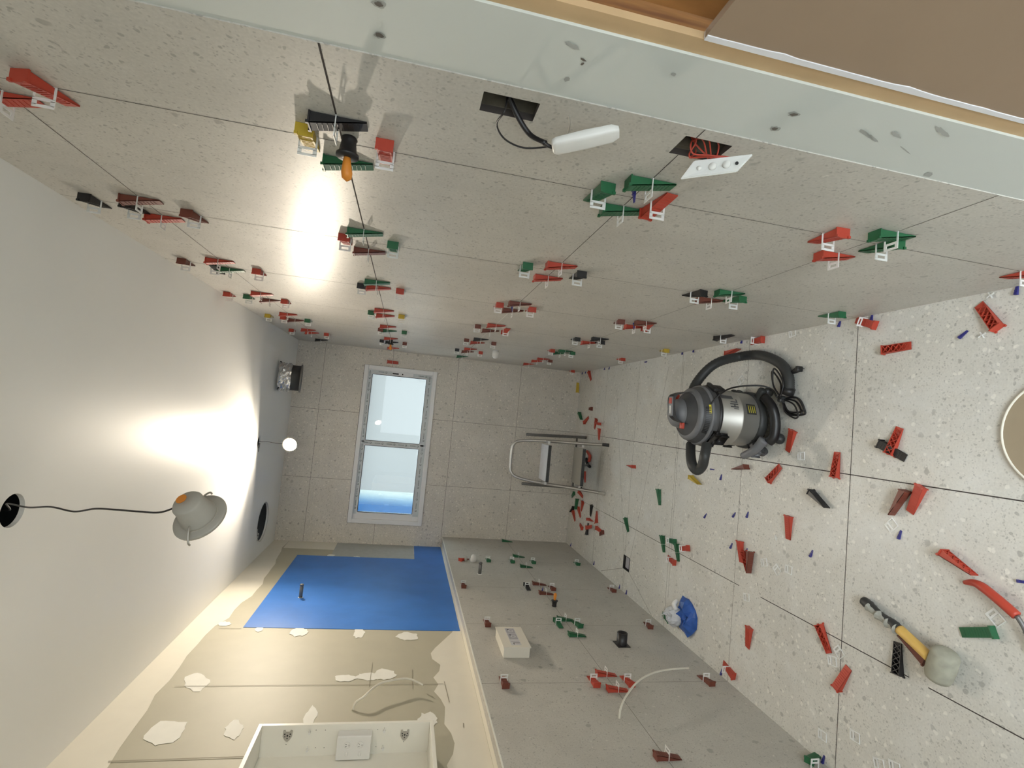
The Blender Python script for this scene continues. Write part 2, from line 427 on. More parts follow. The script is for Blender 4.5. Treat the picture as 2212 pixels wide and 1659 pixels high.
# doorway behind the camera: wall ends, passage lining, unseen panels added against sky light
bm = bmesh.new()
bbox(bm, (-1.40, YB - 0.05, ZC / 2), (0.75, 0.1, ZC)); bbox(bm, (-0.42, YB - 0.05, 2.36), (1.24, 0.1, 0.56)); bbox(bm, (0.26, YB - .05, ZC / 2), (0.2, 0.1, ZC))
tag(obj('wall_back', bm, 'white_paint'), kind='structure')
bm = bmesh.new(); bbox(bm, (0.33, 0.15, ZC / 2), (0.06, 1.1, ZC)); bbox(bm, (0.19, 0.62, ZC / 2), (0.26, 0.05, ZC))
tag(obj('wall_passage', bm, 'timber'), kind='structure')
bm = bmesh.new(); bbox(bm, (-0.45, -1.6, ZC + .03), (3.2, 2.4, 0.06)); tag(obj('ceiling_sky_block', bm, 'ceiling'), kind='structure')  # unseen slab added to keep the upper sky out of the doorway
bm = bmesh.new(); bbox(bm, (-0.45, -1.6, -.03), (3.2, 2.5, 0.06)); tag(obj('floor_passage', bm, 'joint_soft'), kind='structure')
bm = bmesh.new(); bbox(bm, (-2.05, -1.6, ZC / 2), (0.06, 2.4, ZC)); bbox(bm, (1.15, -1.6, ZC / 2), (0.06, 2.4, ZC)); tag(obj('wall_sky_block', bm, 'white_paint'), kind='structure')  # unseen side walls added with the slab to cut daylight from behind
# floor
fj = [(XL, y, 0, y, 0.002 if i else 0.0028, 1 if i < 2 else 2) for i, y in enumerate([0.40, 1.008] + VY[1:6])]
fj = [(XL, y, 0, y, 0.0026, 1) for y in (0.402, 1.6146)] + [(XL, y, 0, y, 0.0022, 2) for y in VY[2:6]] + [(XL, 1.008, 0, 1.008, 0.0, 1)]
fj = [f for f in fj if f[4] > 0]
fj += [(FX[0], 0.3, FX[0], 3.0, 0.0036, 1), (FX[0], 3.0, FX[0], 4.0, 0.003, 1), (FX[0], 4.0, FX[0], YF, 0.002, 2)]
fj += [(FX[1], 0.3, FX[1], 1.30, 0.0034, 1), (FX[1], 1.36, FX[1], 2.05, 0.0034, 1), (FX[1], 2.2, FX[1], 3.9, 0.003, 1), (FX[1], 3.9, FX[1], 4.5, 0.002, 2)]


def fp(a, b, w=0.0022, mi=2):
    A, B = hit(*a, 2, 0), hit(*b, 2, 0); return (A.x, A.y, B.x, B.y, w, mi)


fj += [fp((1478, 780), (1443, 1290)), fp((1445, 792), (1362, 1205)), fp((1333, 850), (1348, 1198)), fp((1359, 1237), (1409, 1333)), fp((1346, 1227), (1298, 1233)), fp((1284, 1160), (1279, 1225)), fp((1351, 1235), (1343, 1275), 0.0018)]
DR = (-1.495, -1.399, 3.376, 3.477)
slab('floor', lambda u, v, w: (u, v, w), (XU, 0.36), (YB, YF), [DR], 0.03, ['tile_floor', 'joint', 'joint_soft'], fj)

# end wall with the window
WX0, WX1, WZ0, WZ1 = -1.562, -0.150, 1.388, 2.040
ej = [(x, 0, x, 1.388 if k else 1.388, 0.0022, 1) for k, x in enumerate(FX)] + [(x, WZ1, x, ZC, 0.0022, 1) for x in FX]
ej += [(XL, LZ[3], 0, LZ[3], 0.0022, 1), (XL, LZ[2], 0, LZ[2], 0.0026, 1), (XU, LZ[1], WX0, LZ[1], 0.0022, 1), (WX1, LZ[1], 0, LZ[1], 0.0022, 1), (XU, LZ[0], 0, LZ[0], 0.0022, 1), (WX0 - .002, WZ1 + .002, WX1 + .002, WZ1 + .002, 0.004, 1), (WX0 - .002, WZ0, WX0 - .002, WZ1, .003, 1)]
slab('wall_far', lambda u, v, w: (u, YF - w, v), (XU, 0.0), (0, ZC), [(WX0, WX1, WZ0, WZ1)], 0.12, ['tile_far', 'joint_far'], [e for e in ej])

# low tiled wall, ledge, upper plaster wall
lj = [(y, 0, y, ZL, 0.0018, 1) for y in VY[1:6]] + [(0.9, LZ[3], YF, LZ[3], 0.002, 1)]
slab('wall_left', lambda u, v, w: (XL + w, u, v), (YB, YF), (0, ZL), [], 0.05, ['tile_left', 'joint_soft'], lj)
bm = bmesh.new()
bbox(bm, ((XU + XL) / 2 - 0.02, (YB + YF) / 2, ZL - 0.012), (XL - XU + 0.03, YF - YB, 0.022)); bbox(bm, (XL - 0.001, (YB + YF) / 2, ZL + 0.0005), (0.004, YF - YB, 0.005), 1)
tag(obj('trim_ledge', bm, ['compound', 'patch']), kind='structure')
bm = bmesh.new()
bquad(bm, [(XU, YB, ZL - 0.01), (XU, YF, ZL - 0.01), (XU, YF, ZC), (XU, YB, ZC)])


def wpoly(pts, mi, lift, plane=XU):
    bm.faces.new([bm.verts.new(Vector((plane + lift, *list(hit(x, y, 0, plane))[1:]))) for x, y in pts]).material_index = mi


def wyz(pts, mi, lift):
    bm.faces.new([bm.verts.new((XU + lift, a, b)) for a, b in pts]).material_index = mi


rnd = random.Random(11)
# compound band under the ceiling, along the ledge and up the far corner
top = [(YB, ZC), (YF, ZC)]
edge = []; y = YF
while y > YB:
    edge.append((y, 2.472 + rnd.uniform(-0.012, 0.014) + 0.03 * math.sin(y * 3))); y -= 0.11
edge.append((YB, 2.45))
wyz(top + edge, 1, 0.0008)
edge = []; y = YF
while y > 2.95:
    edge.append((y, 1.24)); y -= 0.2
while y > YB:
    edge.append((y, 1.335 + rnd.uniform(-0.022, 0.022) + (0.02 if y > 2.2 else 0))); y -= 0.06
wyz([(YB, ZL), (YF, ZL)] + edge + [(YB, 1.33)], 2, 0.0009)
wyz([(4.40, 1.2), (YF, 1.2), (YF, 2.5), (4.55, 2.5), (4.55, 1.9), (4.52, 1.45)], 2, 0.0007)
for i, (x, y, a, b2, rot) in enumerate([(425, 1473, 0.085, 0.042, 0.5), (358, 1582, 0.075, 0.062, 0.4), (505, 1577, 0.055, 0.03, 0.2), (670, 1550, 0.075, 0.022, 0), (795, 1462, 0.035, 0.05, 0),
                                          (830, 1457, 0.05, 0.05, 0), (745, 1465, 0.03, 0.05, 0), (775, 1368, 0.06, 0.03, 0), (880, 1375, 0.05, 0.06, 0), (560, 1360, 0.03, 0.02, 0), (645, 1366, 0.05, 0.045, 0), (925, 1555, 0.05, 0.04, 0), (485, 1348, .03, .03, 0), (715, 1200, .03, .03, 0), (770, 1205, .04, .03, 0)]):
    p = hit(x, y, 0, XU); r = Matrix.Rotation(rot, 3, 'X')
    blob(bm, p, r @ Yv, r @ Zv, a, b2, 3, n=22, lift=0.0011 + i * 0.00006, nrm=Xv, jag=0.2, seed=60 + i)
# blue membrane
bp = [(4.362, 2.352), (3.006, 2.355), (3.000, 2.0), (2.994, 1.6), (2.990, 1.196), (4.776, 1.196), (4.776, 1.437), (4.366, 1.437)]
extrude_poly(bm, [(XU, a, b) for a, b in bp], Xv, 0.0022, 4)
extrude_poly(bm, [(XU, 4.365, 1.44), (XU, YF - .002, 1.44), (XU, YF - .002, 2.1), (XU, 4.365, 2.1)], Xv, 0.0015, 5)
# sheet joints and pencil marks
for (a, b2, c, d, w) in [(2.42, 1.33, 2.42, 2.45, .0016), (1.96, 2.0, 1.96, 2.46, .0022), (2.62, 1.66, 2.40, 1.66, .0012), (2.55, 1.47, 2.38, 1.47, .0012), (2.99, 2.36, 2.99, 2.47, .0016), (2.34, 1.41, 2.31, 1.38, .0015), (2.44, 1.325, 2.27, 1.315, .0018), (2.12, 1.27, 2.09, 1.272, .002)]:
    L = math.hypot(c - a, d - b2); nu, nv = -(d - b2) / L * w, (c - a) / L * w
    wyz([(a + nu, b2 + nv), (c + nu, d + nv), (c - nu, d - nv), (a - nu, b2 - nv)], 7, 0.0024)
me = bpy.data.meshes.new('wall_upper'); bm.normal_update(); bm.to_mesh(me); bm.free()
for mt in ['board', 'compound', 'compound', 'patch', 'blue', 'smudge', 'smudge', 'boardline']: me.materials.append(M[mt])
o = bpy.data.objects.new('wall_left_upper', me); COL.objects.link(o); tag(o, kind='structure')

# ceiling with three round cut-outs
bm = bmesh.new()
holes_c = [(-0.87, 1.62, 0.045), (-0.842, 3.93, 0.045), (-1.485, 4.31, 0.145)]
outer = [(XU, YB), (0.36, YB), (0.36, YF), (XU, YF)]
vo = [bm.verts.new((x, y, ZC)) for x, y in outer]; eo = [bm.edges.new((vo[i], vo[(i + 1) % 4])) for i in range(4)]
for hx, hy, hr in holes_c:
    hv = [bm.verts.new((hx + hr * math.cos(2 * math.pi * i / 28), hy + hr * math.sin(2 * math.pi * i / 28), ZC)) for i in range(28)]
    eo += [bm.edges.new((hv[i], hv[(i + 1) % 28])) for i in range(28)]
bmesh.ops.triangle_fill(bm, edges=eo, use_beauty=True)
for hx, hy, hr in holes_c:
    for k in range(28):
        a, b2 = 2 * math.pi * k / 28, 2 * math.pi * (k + 1) / 28
        bquad(bm, [(hx + hr * math.cos(t), hy + hr * math.sin(t), zz) for t, zz in ((a, ZC), (b2, ZC), (b2, ZC + 0.013), (a, ZC + 0.013))])
        
me = bpy.data.meshes.new('ceiling'); bm.to_mesh(me); bm.free(); me.materials.append(M['ceiling'])
o = bpy.data.objects.new('ceiling', me); COL.objects.link(o); tag(o, kind='structure')
bm = bmesh.new(); bbox(bm, (-0.8, 2.2, ZC + 0.25), (2.2, 5.4, 0.02)); bbox(bm, (-0.8, 4.92, ZC + .13), (2.2, .02, .24)); bbox(bm, (-0.8, -0.4, ZC + .13), (2.2, .02, .24)); bbox(bm, (-1.9, 2.2, ZC + .13), (.02, 5.4, .24)); bbox(bm, (.3, 2.2, ZC + .13), (.02, 5.4, .24))
tag(obj('ceiling_void', bm, 'dark'), kind='structure')
# cavity behind the two socket cut-outs and the void in the wall ends
bm = bmesh.new()
bbox(bm, (0.075, 0.79, 1.35), (0.002, 0.2, 0.7), 0); bbox(bm, (0.045, 0.79, 1.69), (0.06, 0.2, 0.002)); bbox(bm, (0.045, 0.79, 1.01), (0.06, 0.2, 0.002)); bbox(bm, (0.045, 0.89, 1.35), (0.06, 0.002, 0.7)); bbox(bm, (0.045, 0.70, 1.35), (0.06, 0.002, 0.7))
bbox(bm, (0.030, 0.815, 1.35), (0.035, 0.012, 0.6), 1)
tag(obj('wall_right_cavity', bm, ['dark', 'stud']), kind='structure')
# sheeting and daylight side beyond the window
bm = bmesh.new(); bbox(bm, (-1.93, 5.15, 1.25), (1.20, 0.02, 2.5))
obj('sheeting', bm, 'tarp'); o = bpy.data.objects['sheeting']; tag(o, 'blue sheeting outside, seen blurred through the end of the frosted window', 'sheeting')

# ---------------------------------------------------------------- window
wn = empty('window_1', ((WX0 + WX1) / 2, YF, WZ0)); tag(wn, kind='structure')
wn0 = Vector(wn.location)


def wb(bm, x0, x1, z0, z1, y0, y1, mi=0): bbox(bm, (Vector(((x0 + x1) / 2, (y0 + y1) / 2, (z0 + z1) / 2)) - wn0), (x1 - x0, y1 - y0, z1 - z0), mi)


bm = bmesh.new(); f = 0.036
for (a, b2, c, d) in ((WX0, WX1, WZ0, WZ0 + f), (WX0, WX1, WZ1 - f, WZ1), (WX0, WX0 + f, WZ0 + f, WZ1 - f), (WX1 - f, WX1, WZ0 + f, WZ1 - f)):
    wb(bm, a, b2, c, d, YF - 0.014, YF + 0.07)
bmesh.ops.bevel(bm, geom=list(bm.edges), offset=0.002, segments=1, affect='EDGES')
obj('window_frame', bm, 'frame_white', wn)
G = [(-0.825, -0.230, 1.483, 1.964), (-1.466, -0.875, 1.487, 1.963)]
for gi, (a, b2, c, d) in enumerate(G):
    bm = bmesh.new(); xa, xb = (-0.862, WX1 - f) if gi == 0 else (WX0 + f, -0.842)
    z0, z1 = WZ0 + f, WZ1 - f
    yy = (YF + 0.004, YF + 0.03) if gi == 0 else (YF + 0.014, YF + 0.04)
    for q in ((xa, xb, z0, c), (xa, xb, d, z1), (xa, a, c, d), (b2, xb, c, d)): wb(bm, *q, *yy)
    s = obj('sash', bm, 'frame_white', wn)
    bm = bmesh.new(); e = 0.005
    for q in ((a, b2, c - e, c), (a, b2, d, d + e), (a - e, a, c, d), (b2, b2 + e, c, d)): wb(bm, *q, yy[0] - 0.001, yy[0] + 0.004)
    obj('seal', bm, 'glossblack', s)
    bm = bmesh.new(); wb(bm, a, b2, c, d, yy[0] + 0.012, yy[0] + 0.016)
    obj('pane', bm, 'pane', s)
    # protective film with small printed round marks and lines
    bm = bmesh.new(); yt = yy[0] - 0.0012
    segs = [(a - .02, b2 + .02, z0 + .004, c - .008), (a - .02, b2 + .02, d + .009, z1 - .003)]
    if gi == 0: segs += [(b2 + .012, xb - .004, d - .17, z1 - .006), (b2 + .012, xb - .004, z0 + .01, c + .12), (xa, a - .008, z0 + .02, d + .03)]
    for q in segs: wb(bm, *q, yt, yt + 0.0008, 0)
    for q in segs:
        L = q[1] - q[0]; H = q[3] - q[2]
        hor = L > H; n = int(max(L, H) / 0.105); 
        for k in range(n):
            t = (k + 0.5) * 0.105
            cx, cz = (q[0] + t, (q[2] + q[3]) / 2) if hor else ((q[0] + q[1]) / 2, q[2] + t)
            if cx > q[1] - .01 or cz > q[3] - .005: continue
            prof = [(.007, 0), (.007, .0006)]
            lathe(bm, [(.0085, 0), (.0085, .0005)], Vector((cx, yt - .0006, cz)) - wn0, (0, -1, 0), 14, 1); lathe(bm, [(.0055, 0), (.0055, .0008)], Vector((cx + .001, yt - .0007, cz + .001)) - wn0, (0, -1, 0), 12, 0)
            for j in range(6):
                dx = .022 + j * .0085
                if hor: bbox(bm, Vector((cx + dx, yt - .0008, cz)) - wn0, (.0055, .0006, .006), 1)
                else: bbox(bm, Vector((cx, yt - .0008, cz + dx)) - wn0, (.006, .0006, .0055), 1)
    obj('protective_film', bm, ['tape', 'tape_ink'], s)
bm = bmesh.new(); wb(bm, -0.212, -0.200, 1.735, 1.79, YF - 0.004, YF + 0.005); lathe(bm, [(.006, 0), (.006, .008)], Vector((-0.206, YF + .004, 1.70)) - wn0, (0, -1, 0), 12)
obj('latch', bm, 'slot', wn)

# ---------------------------------------------------------------- clips and wedges
def wedge_bm(L=0.095, hw=0.0135, h0=0.021, h1=0.003):
    bm = bmesh.new(); t = 0.0016
    hz = lambda x: h0 + (h1 - h0) * (x / L)
    # ramp plate
    def prism(x0, x1, y0, y1, za0, za1, zb0, zb1):
        v = [bm.verts.new(p) for p in ((x0, y0, za0), (x0, y1, za0), (x0, y1, za1), (x0, y0, za1), (x1, y0, zb0), (x1, y1, zb0), (x1, y1, zb1), (x1, y0, zb1))]
        for q in ((0, 1, 2, 3), (4, 7, 6, 5), (0, 4, 5, 1), (1, 5, 6, 2), (2, 6, 7, 3), (3, 7, 4, 0)): bm.faces.new([v[i] for i in q])
    prism(0, L, -hw, hw, h0 - t * 1.4, h0, max(h1 - t * 1.4, 0), h1)
    prism(0, L, -hw, -hw + t, 0, h0 - .0002, 0, h1 - .0002); prism(0, L, hw - t, hw, 0, h0 - .0002, 0, h1 - .0002)
    prism(-0.003, 0.0, -hw - .003, hw + .003, -.0008, h0 + .0015, -.0008, h0 + .0015)
    for s in (-1, 1): prism(-0.006, -0.003, s * hw - .003, s * hw + .003, h0 - .004, h0 + .0015, h0 - .004, h0 + .0015)
    n = 5; st = (L * 0.93) / n
    for i in range(n):
        for s in (-1, 1):
            x0, x1 = .002 + i * st, .002 + (i + 1) * st; y0, y1 = -s * (hw - t), s * (hw - t); w = .0009
            hh = min(hz(x0), hz(x1)) - t
            if hh < .001: continue
            d = Vector((x1 - x0, y1 - y0)).normalized(); nn = Vector((-d.y, d.x)) * w
            v = [bm.verts.new(p) for p in ((x0 + nn.x, y0 + nn.y, 0.0004), (x1 + nn.x, y1 + nn.y, 0.0004), (x1 - nn.x, y1 - nn.y, 0.0004), (x0 - nn.x, y0 - nn.y, 0.0004), (x0 + nn.x, y0 + nn.y, hh), (x1 + nn.x, y1 + nn.y, hh), (x1 - nn.x, y1 - nn.y, hh), (x0 - nn.x, y0 - nn.y, hh))]
            for q in ((0, 1, 2, 3), (4, 7, 6, 5), (0, 4, 5, 1), (1, 5, 6, 2), (2, 6, 7, 3), (3, 7, 4, 0)): bm.faces.new([v[i] for i in q])
    for k in range(9):   # teeth on the ramp
        x = 0.012 + k * 0.0085; bbox(bm, (x, 0, hz(x) + .0003), (.0012, hw * 1.5, .0012))
    return bm


def mesh_of(name, bm, mat):
    me = bpy.data.meshes.new(name); bmesh.ops.recalc_face_normals(bm, faces=bm.faces); bm.to_mesh(me); bm.free()
    me.materials.append(M[mat]); return me


WM = {c: mesh_of('wedge_' + c, wedge_bm(), c) for c in ('red', 'green', 'black', 'brown', 'yellow')}


def clip_bm():
    bm = bmesh.new(); t = .0015
    for q in (((-.0155, 0, .0115), (.0035, t, .023)), ((.0155, 0, .0115), (.0035, t, .023)), ((0, 0, .0245), (.0345, t, .005)), ((-.0138, 0, .0305), (.007, t, .009)), ((.0138, 0, .0305), (.007, t, .009)), ((0, 0, .0365), (.0345, t, .005))): bbox(bm, *q)
    bbox(bm, (0, 0, .0002), (.034, .003, .0012))
    return bm


CM = mesh_of('clip', clip_bm(), 'clip')


def spacer_bm():
    bm = bmesh.new(); L, h0, h1, w = .03, .0075, .0012, .004
    v = [bm.verts.new(p) for p in ((0, -w, 0), (0, w, 0), (0, w, h0), (0, -w, h0), (L, -w * .8, 0), (L, w * .8, 0), (L, w * .8, h1), (L, -w * .8, h1))]
    for q in ((0, 1, 2, 3), (4, 7, 6, 5), (0, 4, 5, 1), (1, 5, 6, 2), (2, 6, 7, 3), (3, 7, 4, 0)): bm.faces.new([v[i] for i in q])
    bbox(bm, (.004, 0, h0), (.005, w * 1.6, .0015)); bbox(bm, (.013, 0, h0 * .8), (.002, w * 1.6, .0015))
    return bm


SM = mesh_of('spacer', spacer_bm(), 'indigo')


def cross_bm():
    bm = bmesh.new(); bbox(bm, (0, 0, .0015), (.022, .0028, .003)); bbox(bm, (0, 0, .0015), (.0028, .022, .003)); return bm


XM = mesh_of('cross', cross_bm(), 'clip')


def inst(name, me, loc, X, Zn, label, cat, group):
    X = Vector(X).normalized(); Zn = Vector(Zn); Zn = (Zn - X * X.dot(Zn)).normalized(); Y = Zn.cross(X)
    o = bpy.data.objects.new(name, me); COL.objects.link(o)
    o.matrix_world = Matrix.Translation(Vector(loc)) @ Matrix((X, Y, Zn)).transposed().to_4x4()
    return tag(o, label, cat, group)


ORD = ['first', 'second', 'third', 'fourth', 'fifth', 'sixth', 'seventh']
ROWN = {0: 'row nearest the ceiling', 1: 'second row down from ceiling', 2: 'third row down from ceiling', 3: 'lowest row', 4: 'foot of wall', -1: 'top edge of wall'}
SIDEN = {'C': 'ceiling side', 'F': 'floor side', 'D': 'doorway side', 'W': 'window side'}


def pair(wall, r, c, side, color, cx, cy, head=None, tip=None, has_clip=True, has_wedge=True):
    """a clip on a joint with its wedge. cx, cy: photo pixel of the clip; head/tip where the wedge lies askew"""
    if wall == 'long': ax, pl, n = 0, 0.0, Vector((-1, 0, 0)); yj, zj = VY[c], (LZ[r] if 0 <= r < 4 else None)
    else: ax, pl, n = 0, XL, Vector((1, 0, 0)); yj, zj = VY[c], (LZ[r] if 0 <= r < 4 else None)
    p = hit(cx, cy, ax, pl + n.x * 0.018); p.x = pl
    if side in 'CF':
        p.y = yj; d = Vector((0, 1, 0)); j = Vector((0, 0, 1))
    else:
        if zj is not None: p.z = zj
        d = Vector((0, 0, -1)); j = Vector((0, 1, 0))
    rev = False
    if head:
        a = hit(*head, ax, pl + n.x * 0.011); b = hit(*tip, ax, pl + n.x * 0.003); d = (b - a); d.x = 0; d.normalize()
        if abs(d.dot(j)) > 0.8: pass
    if r == 4: where = 'foot of the wall'
    elif r == -1: where = 'top edge of the wall'
    else: where = None
    wn_ = 'long wall' if wall == 'long' else 'low wall'
    if where: lab = '%s at the ' + where + ', ' + ORD[c] + ' upright joint from doorway, ' + wn_
    elif wall == 'long': lab = '%s, ' + SIDEN[side] + ' of ' + ORD[c] + ' crossing from doorway, ' + ROWN[r] + ', ' + wn_
    else: lab = '%s, ' + SIDEN[side] + ' of ' + ORD[c - 1] + ' crossing from doorway, low wall under plaster'
    if has_wedge:
        at = 0.043
        inst('levelling_wedge', WM[color], p - d * at + n * 0.0012, d, n, lab % (color + ' wedge'), 'wedge', 'levelling wedges on the ' + wn_)
    if has_clip:
        inst('levelling_clip', CM, p, j, n, lab % 'white clip', 'clip', 'levelling clips on the ' + wn_)


LW = [  # row, column, side, colour, clip x, clip y, head, tip
 (0, 0, 'F', 'red', 70, 185, (10, 150), (115, 209)), (0, 0, 'W', 'red', 24, 228, (-45, 222), (103, 241)),
 (1, 0, 'C', 'yellow', 660, 300, (652, 268), (668, 306)), (1, 0, 'D', 'black', 729, 280), (1, 0, 'F', 'red', 831, 332), (1, 0, 'W', 'green', 748, 366),
 (2, 0, 'C', 'green', 1300, 422, (1322, 402), (1283, 430)), (2, 0, 'D', 'green', 1397, 410), (2, 0, 'W', 'green', 1335, 465), (2, 0, 'F', 'red', 1425, 450, (1398, 466), (1452, 426)),
 (3, 0, 'C', 'red', 1796, 520, (1838, 497), (1770, 520)), (3, 0, 'D', 'green', 1918, 520), (3, 0, 'F', 'green', 1917, 540, (1957, 523), (1882, 541)), (3, 0, 'W', 'red', 1790, 562),
 (4, 0, 'F', 'red', 2225, 600, (2250, 588), (2180, 598)),
 (-1, 1, 'C', 'black', 190, 436, (165, 420), (212, 442)), (0, 1, 'C', 'black', 288, 456, (262, 436), (312, 462)), (0, 1, 'D', 'brown', 302, 442), (0, 1, 'W', 'red', 362, 482), (0, 1, 'F', 'brown', 413, 472, (398, 458), (435, 478)),
 (1, 1, 'C', 'red', 747, 530), (1, 1, 'D', 'green', 788, 512), (1, 1, 'W', 'brown', 800, 552), (1, 1, 'F', 'green', 849, 544),
 (2, 1, 'C', 'green', 1132, 588), (2, 1, 'D', 'red', 1207, 582), (2, 1, 'W', 'red', 1179, 608), (2, 1, 'F', 'black', 1247, 604),
 (3, 1, 'C', 'black', 1502, 642, (1524, 630), (1479, 638)), (3, 1, 'D', 'green', 1567, 640), (3, 1, 'W', 'brown', 1525, 655), (3, 1, 'F', 'green', 1592, 653, (1616, 643), (1575, 649)),
 (4, 1, 'C', 'green', 1806, 686, (1832, 677), (1786, 682)),
 (-1, 2, 'C', 'brown', 397, 571), (0, 2, 'C', 'black', 464, 582, (470, 585), (438, 563)), (0, 2, 'D', 'red', 479, 572), (0, 2, 'W', 'green', 507, 591), (0, 2, 'F', 'red', 556, 592),
 (1, 2, 'C', 'black', 781, 624), (1, 2, 'D', 'green', 817, 617), (1, 2, 'W', 'red', 816, 628), (1, 2, 'F', 'red', 864, 636),
 (2, 2, 'C', 'red', 1078, 664), (2, 2, 'D', 'brown', 1120, 662), (2, 2, 'W', 'brown', 1104, 676), (2, 2, 'F', 'red', 1146, 675),
 (3, 2, 'C', 'brown', 1341, 700, (1351, 690), (1335, 697)), (3, 2, 'D', 'brown', 1391, 703), (3, 2, 'W', 'red', 1366, 711), (3, 2, 'F', 'red', 1405, 708, (1396, 715), (1421, 700)),
 (4, 2, 'C', 'black', 1584, 728, (1572, 730), (1600, 724)),
 (-1, 3, 'C', 'red', 494, 641), (0, 3, 'C', 'green', 533, 644), (0, 3, 'D', 'red', 571, 641), (0, 3, 'W', 'brown', 589, 655), (0, 3, 'F', 'red', 616, 656),
 (1, 3, 'C', 'green', 802, 680), (1, 3, 'D', 'red', 829, 676), (1, 3, 'W', 'red', 833, 687), (1, 3, 'F', 'yellow', 867, 687),
 (2, 3, 'C', 'brown', 1032, 708), (2, 3, 'D', 'red', 1071, 708), (2, 3, 'W', 'brown', 1059, 719), (2, 3, 'F', 'red', 1095, 716, (1086, 718), (1103, 706)),
 (3, 3, 'C', 'black', 1243, 737), (3, 3, 'D', 'black', 1289, 736), (3, 3, 'W', 'red', 1268, 744), (3, 3, 'F', 'black', 1298, 743),
 (4, 3, 'C', 'yellow', 1448, 759, (1459, 755), (1442, 758)),
 (-1, 4, 'C', 'yellow', 580, 686), (0, 4, 'C', 'red', 616, 692), (0, 4, 'D', 'red', 628, 684), (0, 4, 'W', 'brown', 641, 696), (0, 4, 'F', 'green', 666, 697),
 (1, 4, 'C', 'brown', 822, 715), (1, 4, 'D', 'red', 840, 710), (1, 4, 'W', 'green', 843, 719), (1, 4, 'F', 'green', 873, 721),
 (2, 4, 'C', 'brown', 1007, 738), (2, 4, 'D', 'black', 1037, 737), (2, 4, 'W', 'red', 1031, 744), (2, 4, 'F', 'brown', 1067, 744),
 (3, 4, 'C', 'red', 1193, 760), (3, 4, 'D', 'green', 1219, 762), (3, 4, 'W', 'green', 1208, 766), (3, 4, 'F', 'green', 1235, 766),
 (4, 4, 'C', 'red', 1348, 778),
 (0, 5, 'C', 'red', 625, 713), (0, 5, 'D', 'red', 672, 717), (0, 5, 'W', 'red', 680, 723), (0, 5, 'F', 'red', 703, 723),
 (1, 5, 'C', 'black', 824, 737), (1, 5, 'D', 'red', 845, 735), (1, 5, 'W', 'black', 848, 743), (1, 5, 'F', 'brown', 874, 742),
 (2, 5, 'C', 'black', 988, 757), (2, 5, 'D', 'red', 1012, 757), (2, 5, 'W', 'brown', 1010, 763), (2, 5, 'F', 'red', 1038, 764),
 (3, 5, 'D', 'red', 1168, 778), (3, 5, 'W', 'red', 1160, 783), (3, 5, 'F', 'brown', 1188, 782),
 (0, 6, 'D', 'black', 698, 738), (1, 6, 'D', 'red', 849, 755), (2, 6, 'D', 'green', 997, 773), (3, 6, 'D', 'red', 1132, 788), (4, 6, 'C', 'red', 1275, 796),
]
for e in LW: pair('long', *e)
SW = [
 (3, 5, 'W', 'green', 1121, 1199), (3, 5, 'C', 'green', 1104, 1206), (3, 5, 'F', 'green', 1150, 1209), (3, 5, 'D', 'green', 1137, 1221), (-1, 5, 'C', 'green', 1054, 1206), (4, 5, 'F', 'green', 1247, 1215),
 (3, 4, 'C', 'black', 1138, 1263, (1132, 1255), (1145, 1276)), (3, 4, 'W', 'brown', 1162, 1258), (3, 4, 'F', 'brown', 1193, 1267), (3, 4, 'D', 'brown', 1178, 1278), (-1, 4, 'C', 'brown', 1001, 1261), (4, 4, 'F', 'brown', 1324, 1272),
 (3, 3, 'W', 'green', 1217, 1334), (3, 3, 'C', 'green', 1208, 1345, (1198, 1336), (1214, 1359)), (3, 3, 'F', 'green', 1249, 1346, (1258, 1358), (1243, 1348)), (3, 3, 'D', 'green', 1242, 1367), (-1, 3, 'C', 'brown', 1053, 1343), (4, 3, 'F', 'brown', 1404, 1349, (1411, 1358), (1399, 1346)),
 (3, 2, 'W', 'red', 1303, 1451), (3, 2, 'C', 'red', 1284, 1468, (1296, 1488), (1277, 1464)), (3, 2, 'F', 'red', 1358, 1468, (1368, 1482), (1348, 1464)), (3, 2, 'D', 'red', 1329, 1484), (-1, 2, 'C', 'brown', 1090, 1470), (4, 2, 'F', 'brown', 1527, 1465, (1541, 1481), (1514, 1463)),
 (3, 1, 'W', 'brown', 1435, 1628),
]
for e in SW: pair('low', *e)
# two on the end wall and one in its low corner
n = Vector((0, -1, 0)); p = hit(850, 783, 1, YF); p.z = LZ[1]
inst('levelling_wedge', WM['red'], p + Vector((0, -.0012, .045)), (0, 0, -1), n, 'red wedge lying across the joint right above the window corner, end wall', 'wedge', 'levelling wedges on the end wall'); p2 = Vector(p)
inst('levelling_clip', CM, p2, (1, 0, 0), n, 'white clip holding the red wedge beside the window corner, end wall', 'clip', 'levelling clips on the end wall')
p = hit(1098, 1172, 0, XL + .003)
inst('levelling_wedge', WM['green'], (XL + .0012, 4.70, .64), (0, 0, -1), (1, 0, 0), 'green wedge in the corner where the low wall meets the end wall', 'wedge', 'levelling wedges on the low wall')
p = hit(1748, 1650, 0, XL + .01); inst('levelling_wedge', WM['green'], p, Vector((0, .5, -.9)), (1, 0, 0), 'green wedge at the foot of low wall, nearest the doorway', 'wedge', 'levelling wedges on the low wall')
p = hit(1760, 1657, 0, XL + .01); p.x = XL; inst('levelling_clip', CM, p, (0, 0, 1), (1, 0, 0), 'white clip at the foot of low wall beside its nearest green wedge', 'clip', 'levelling clips on the low wall')


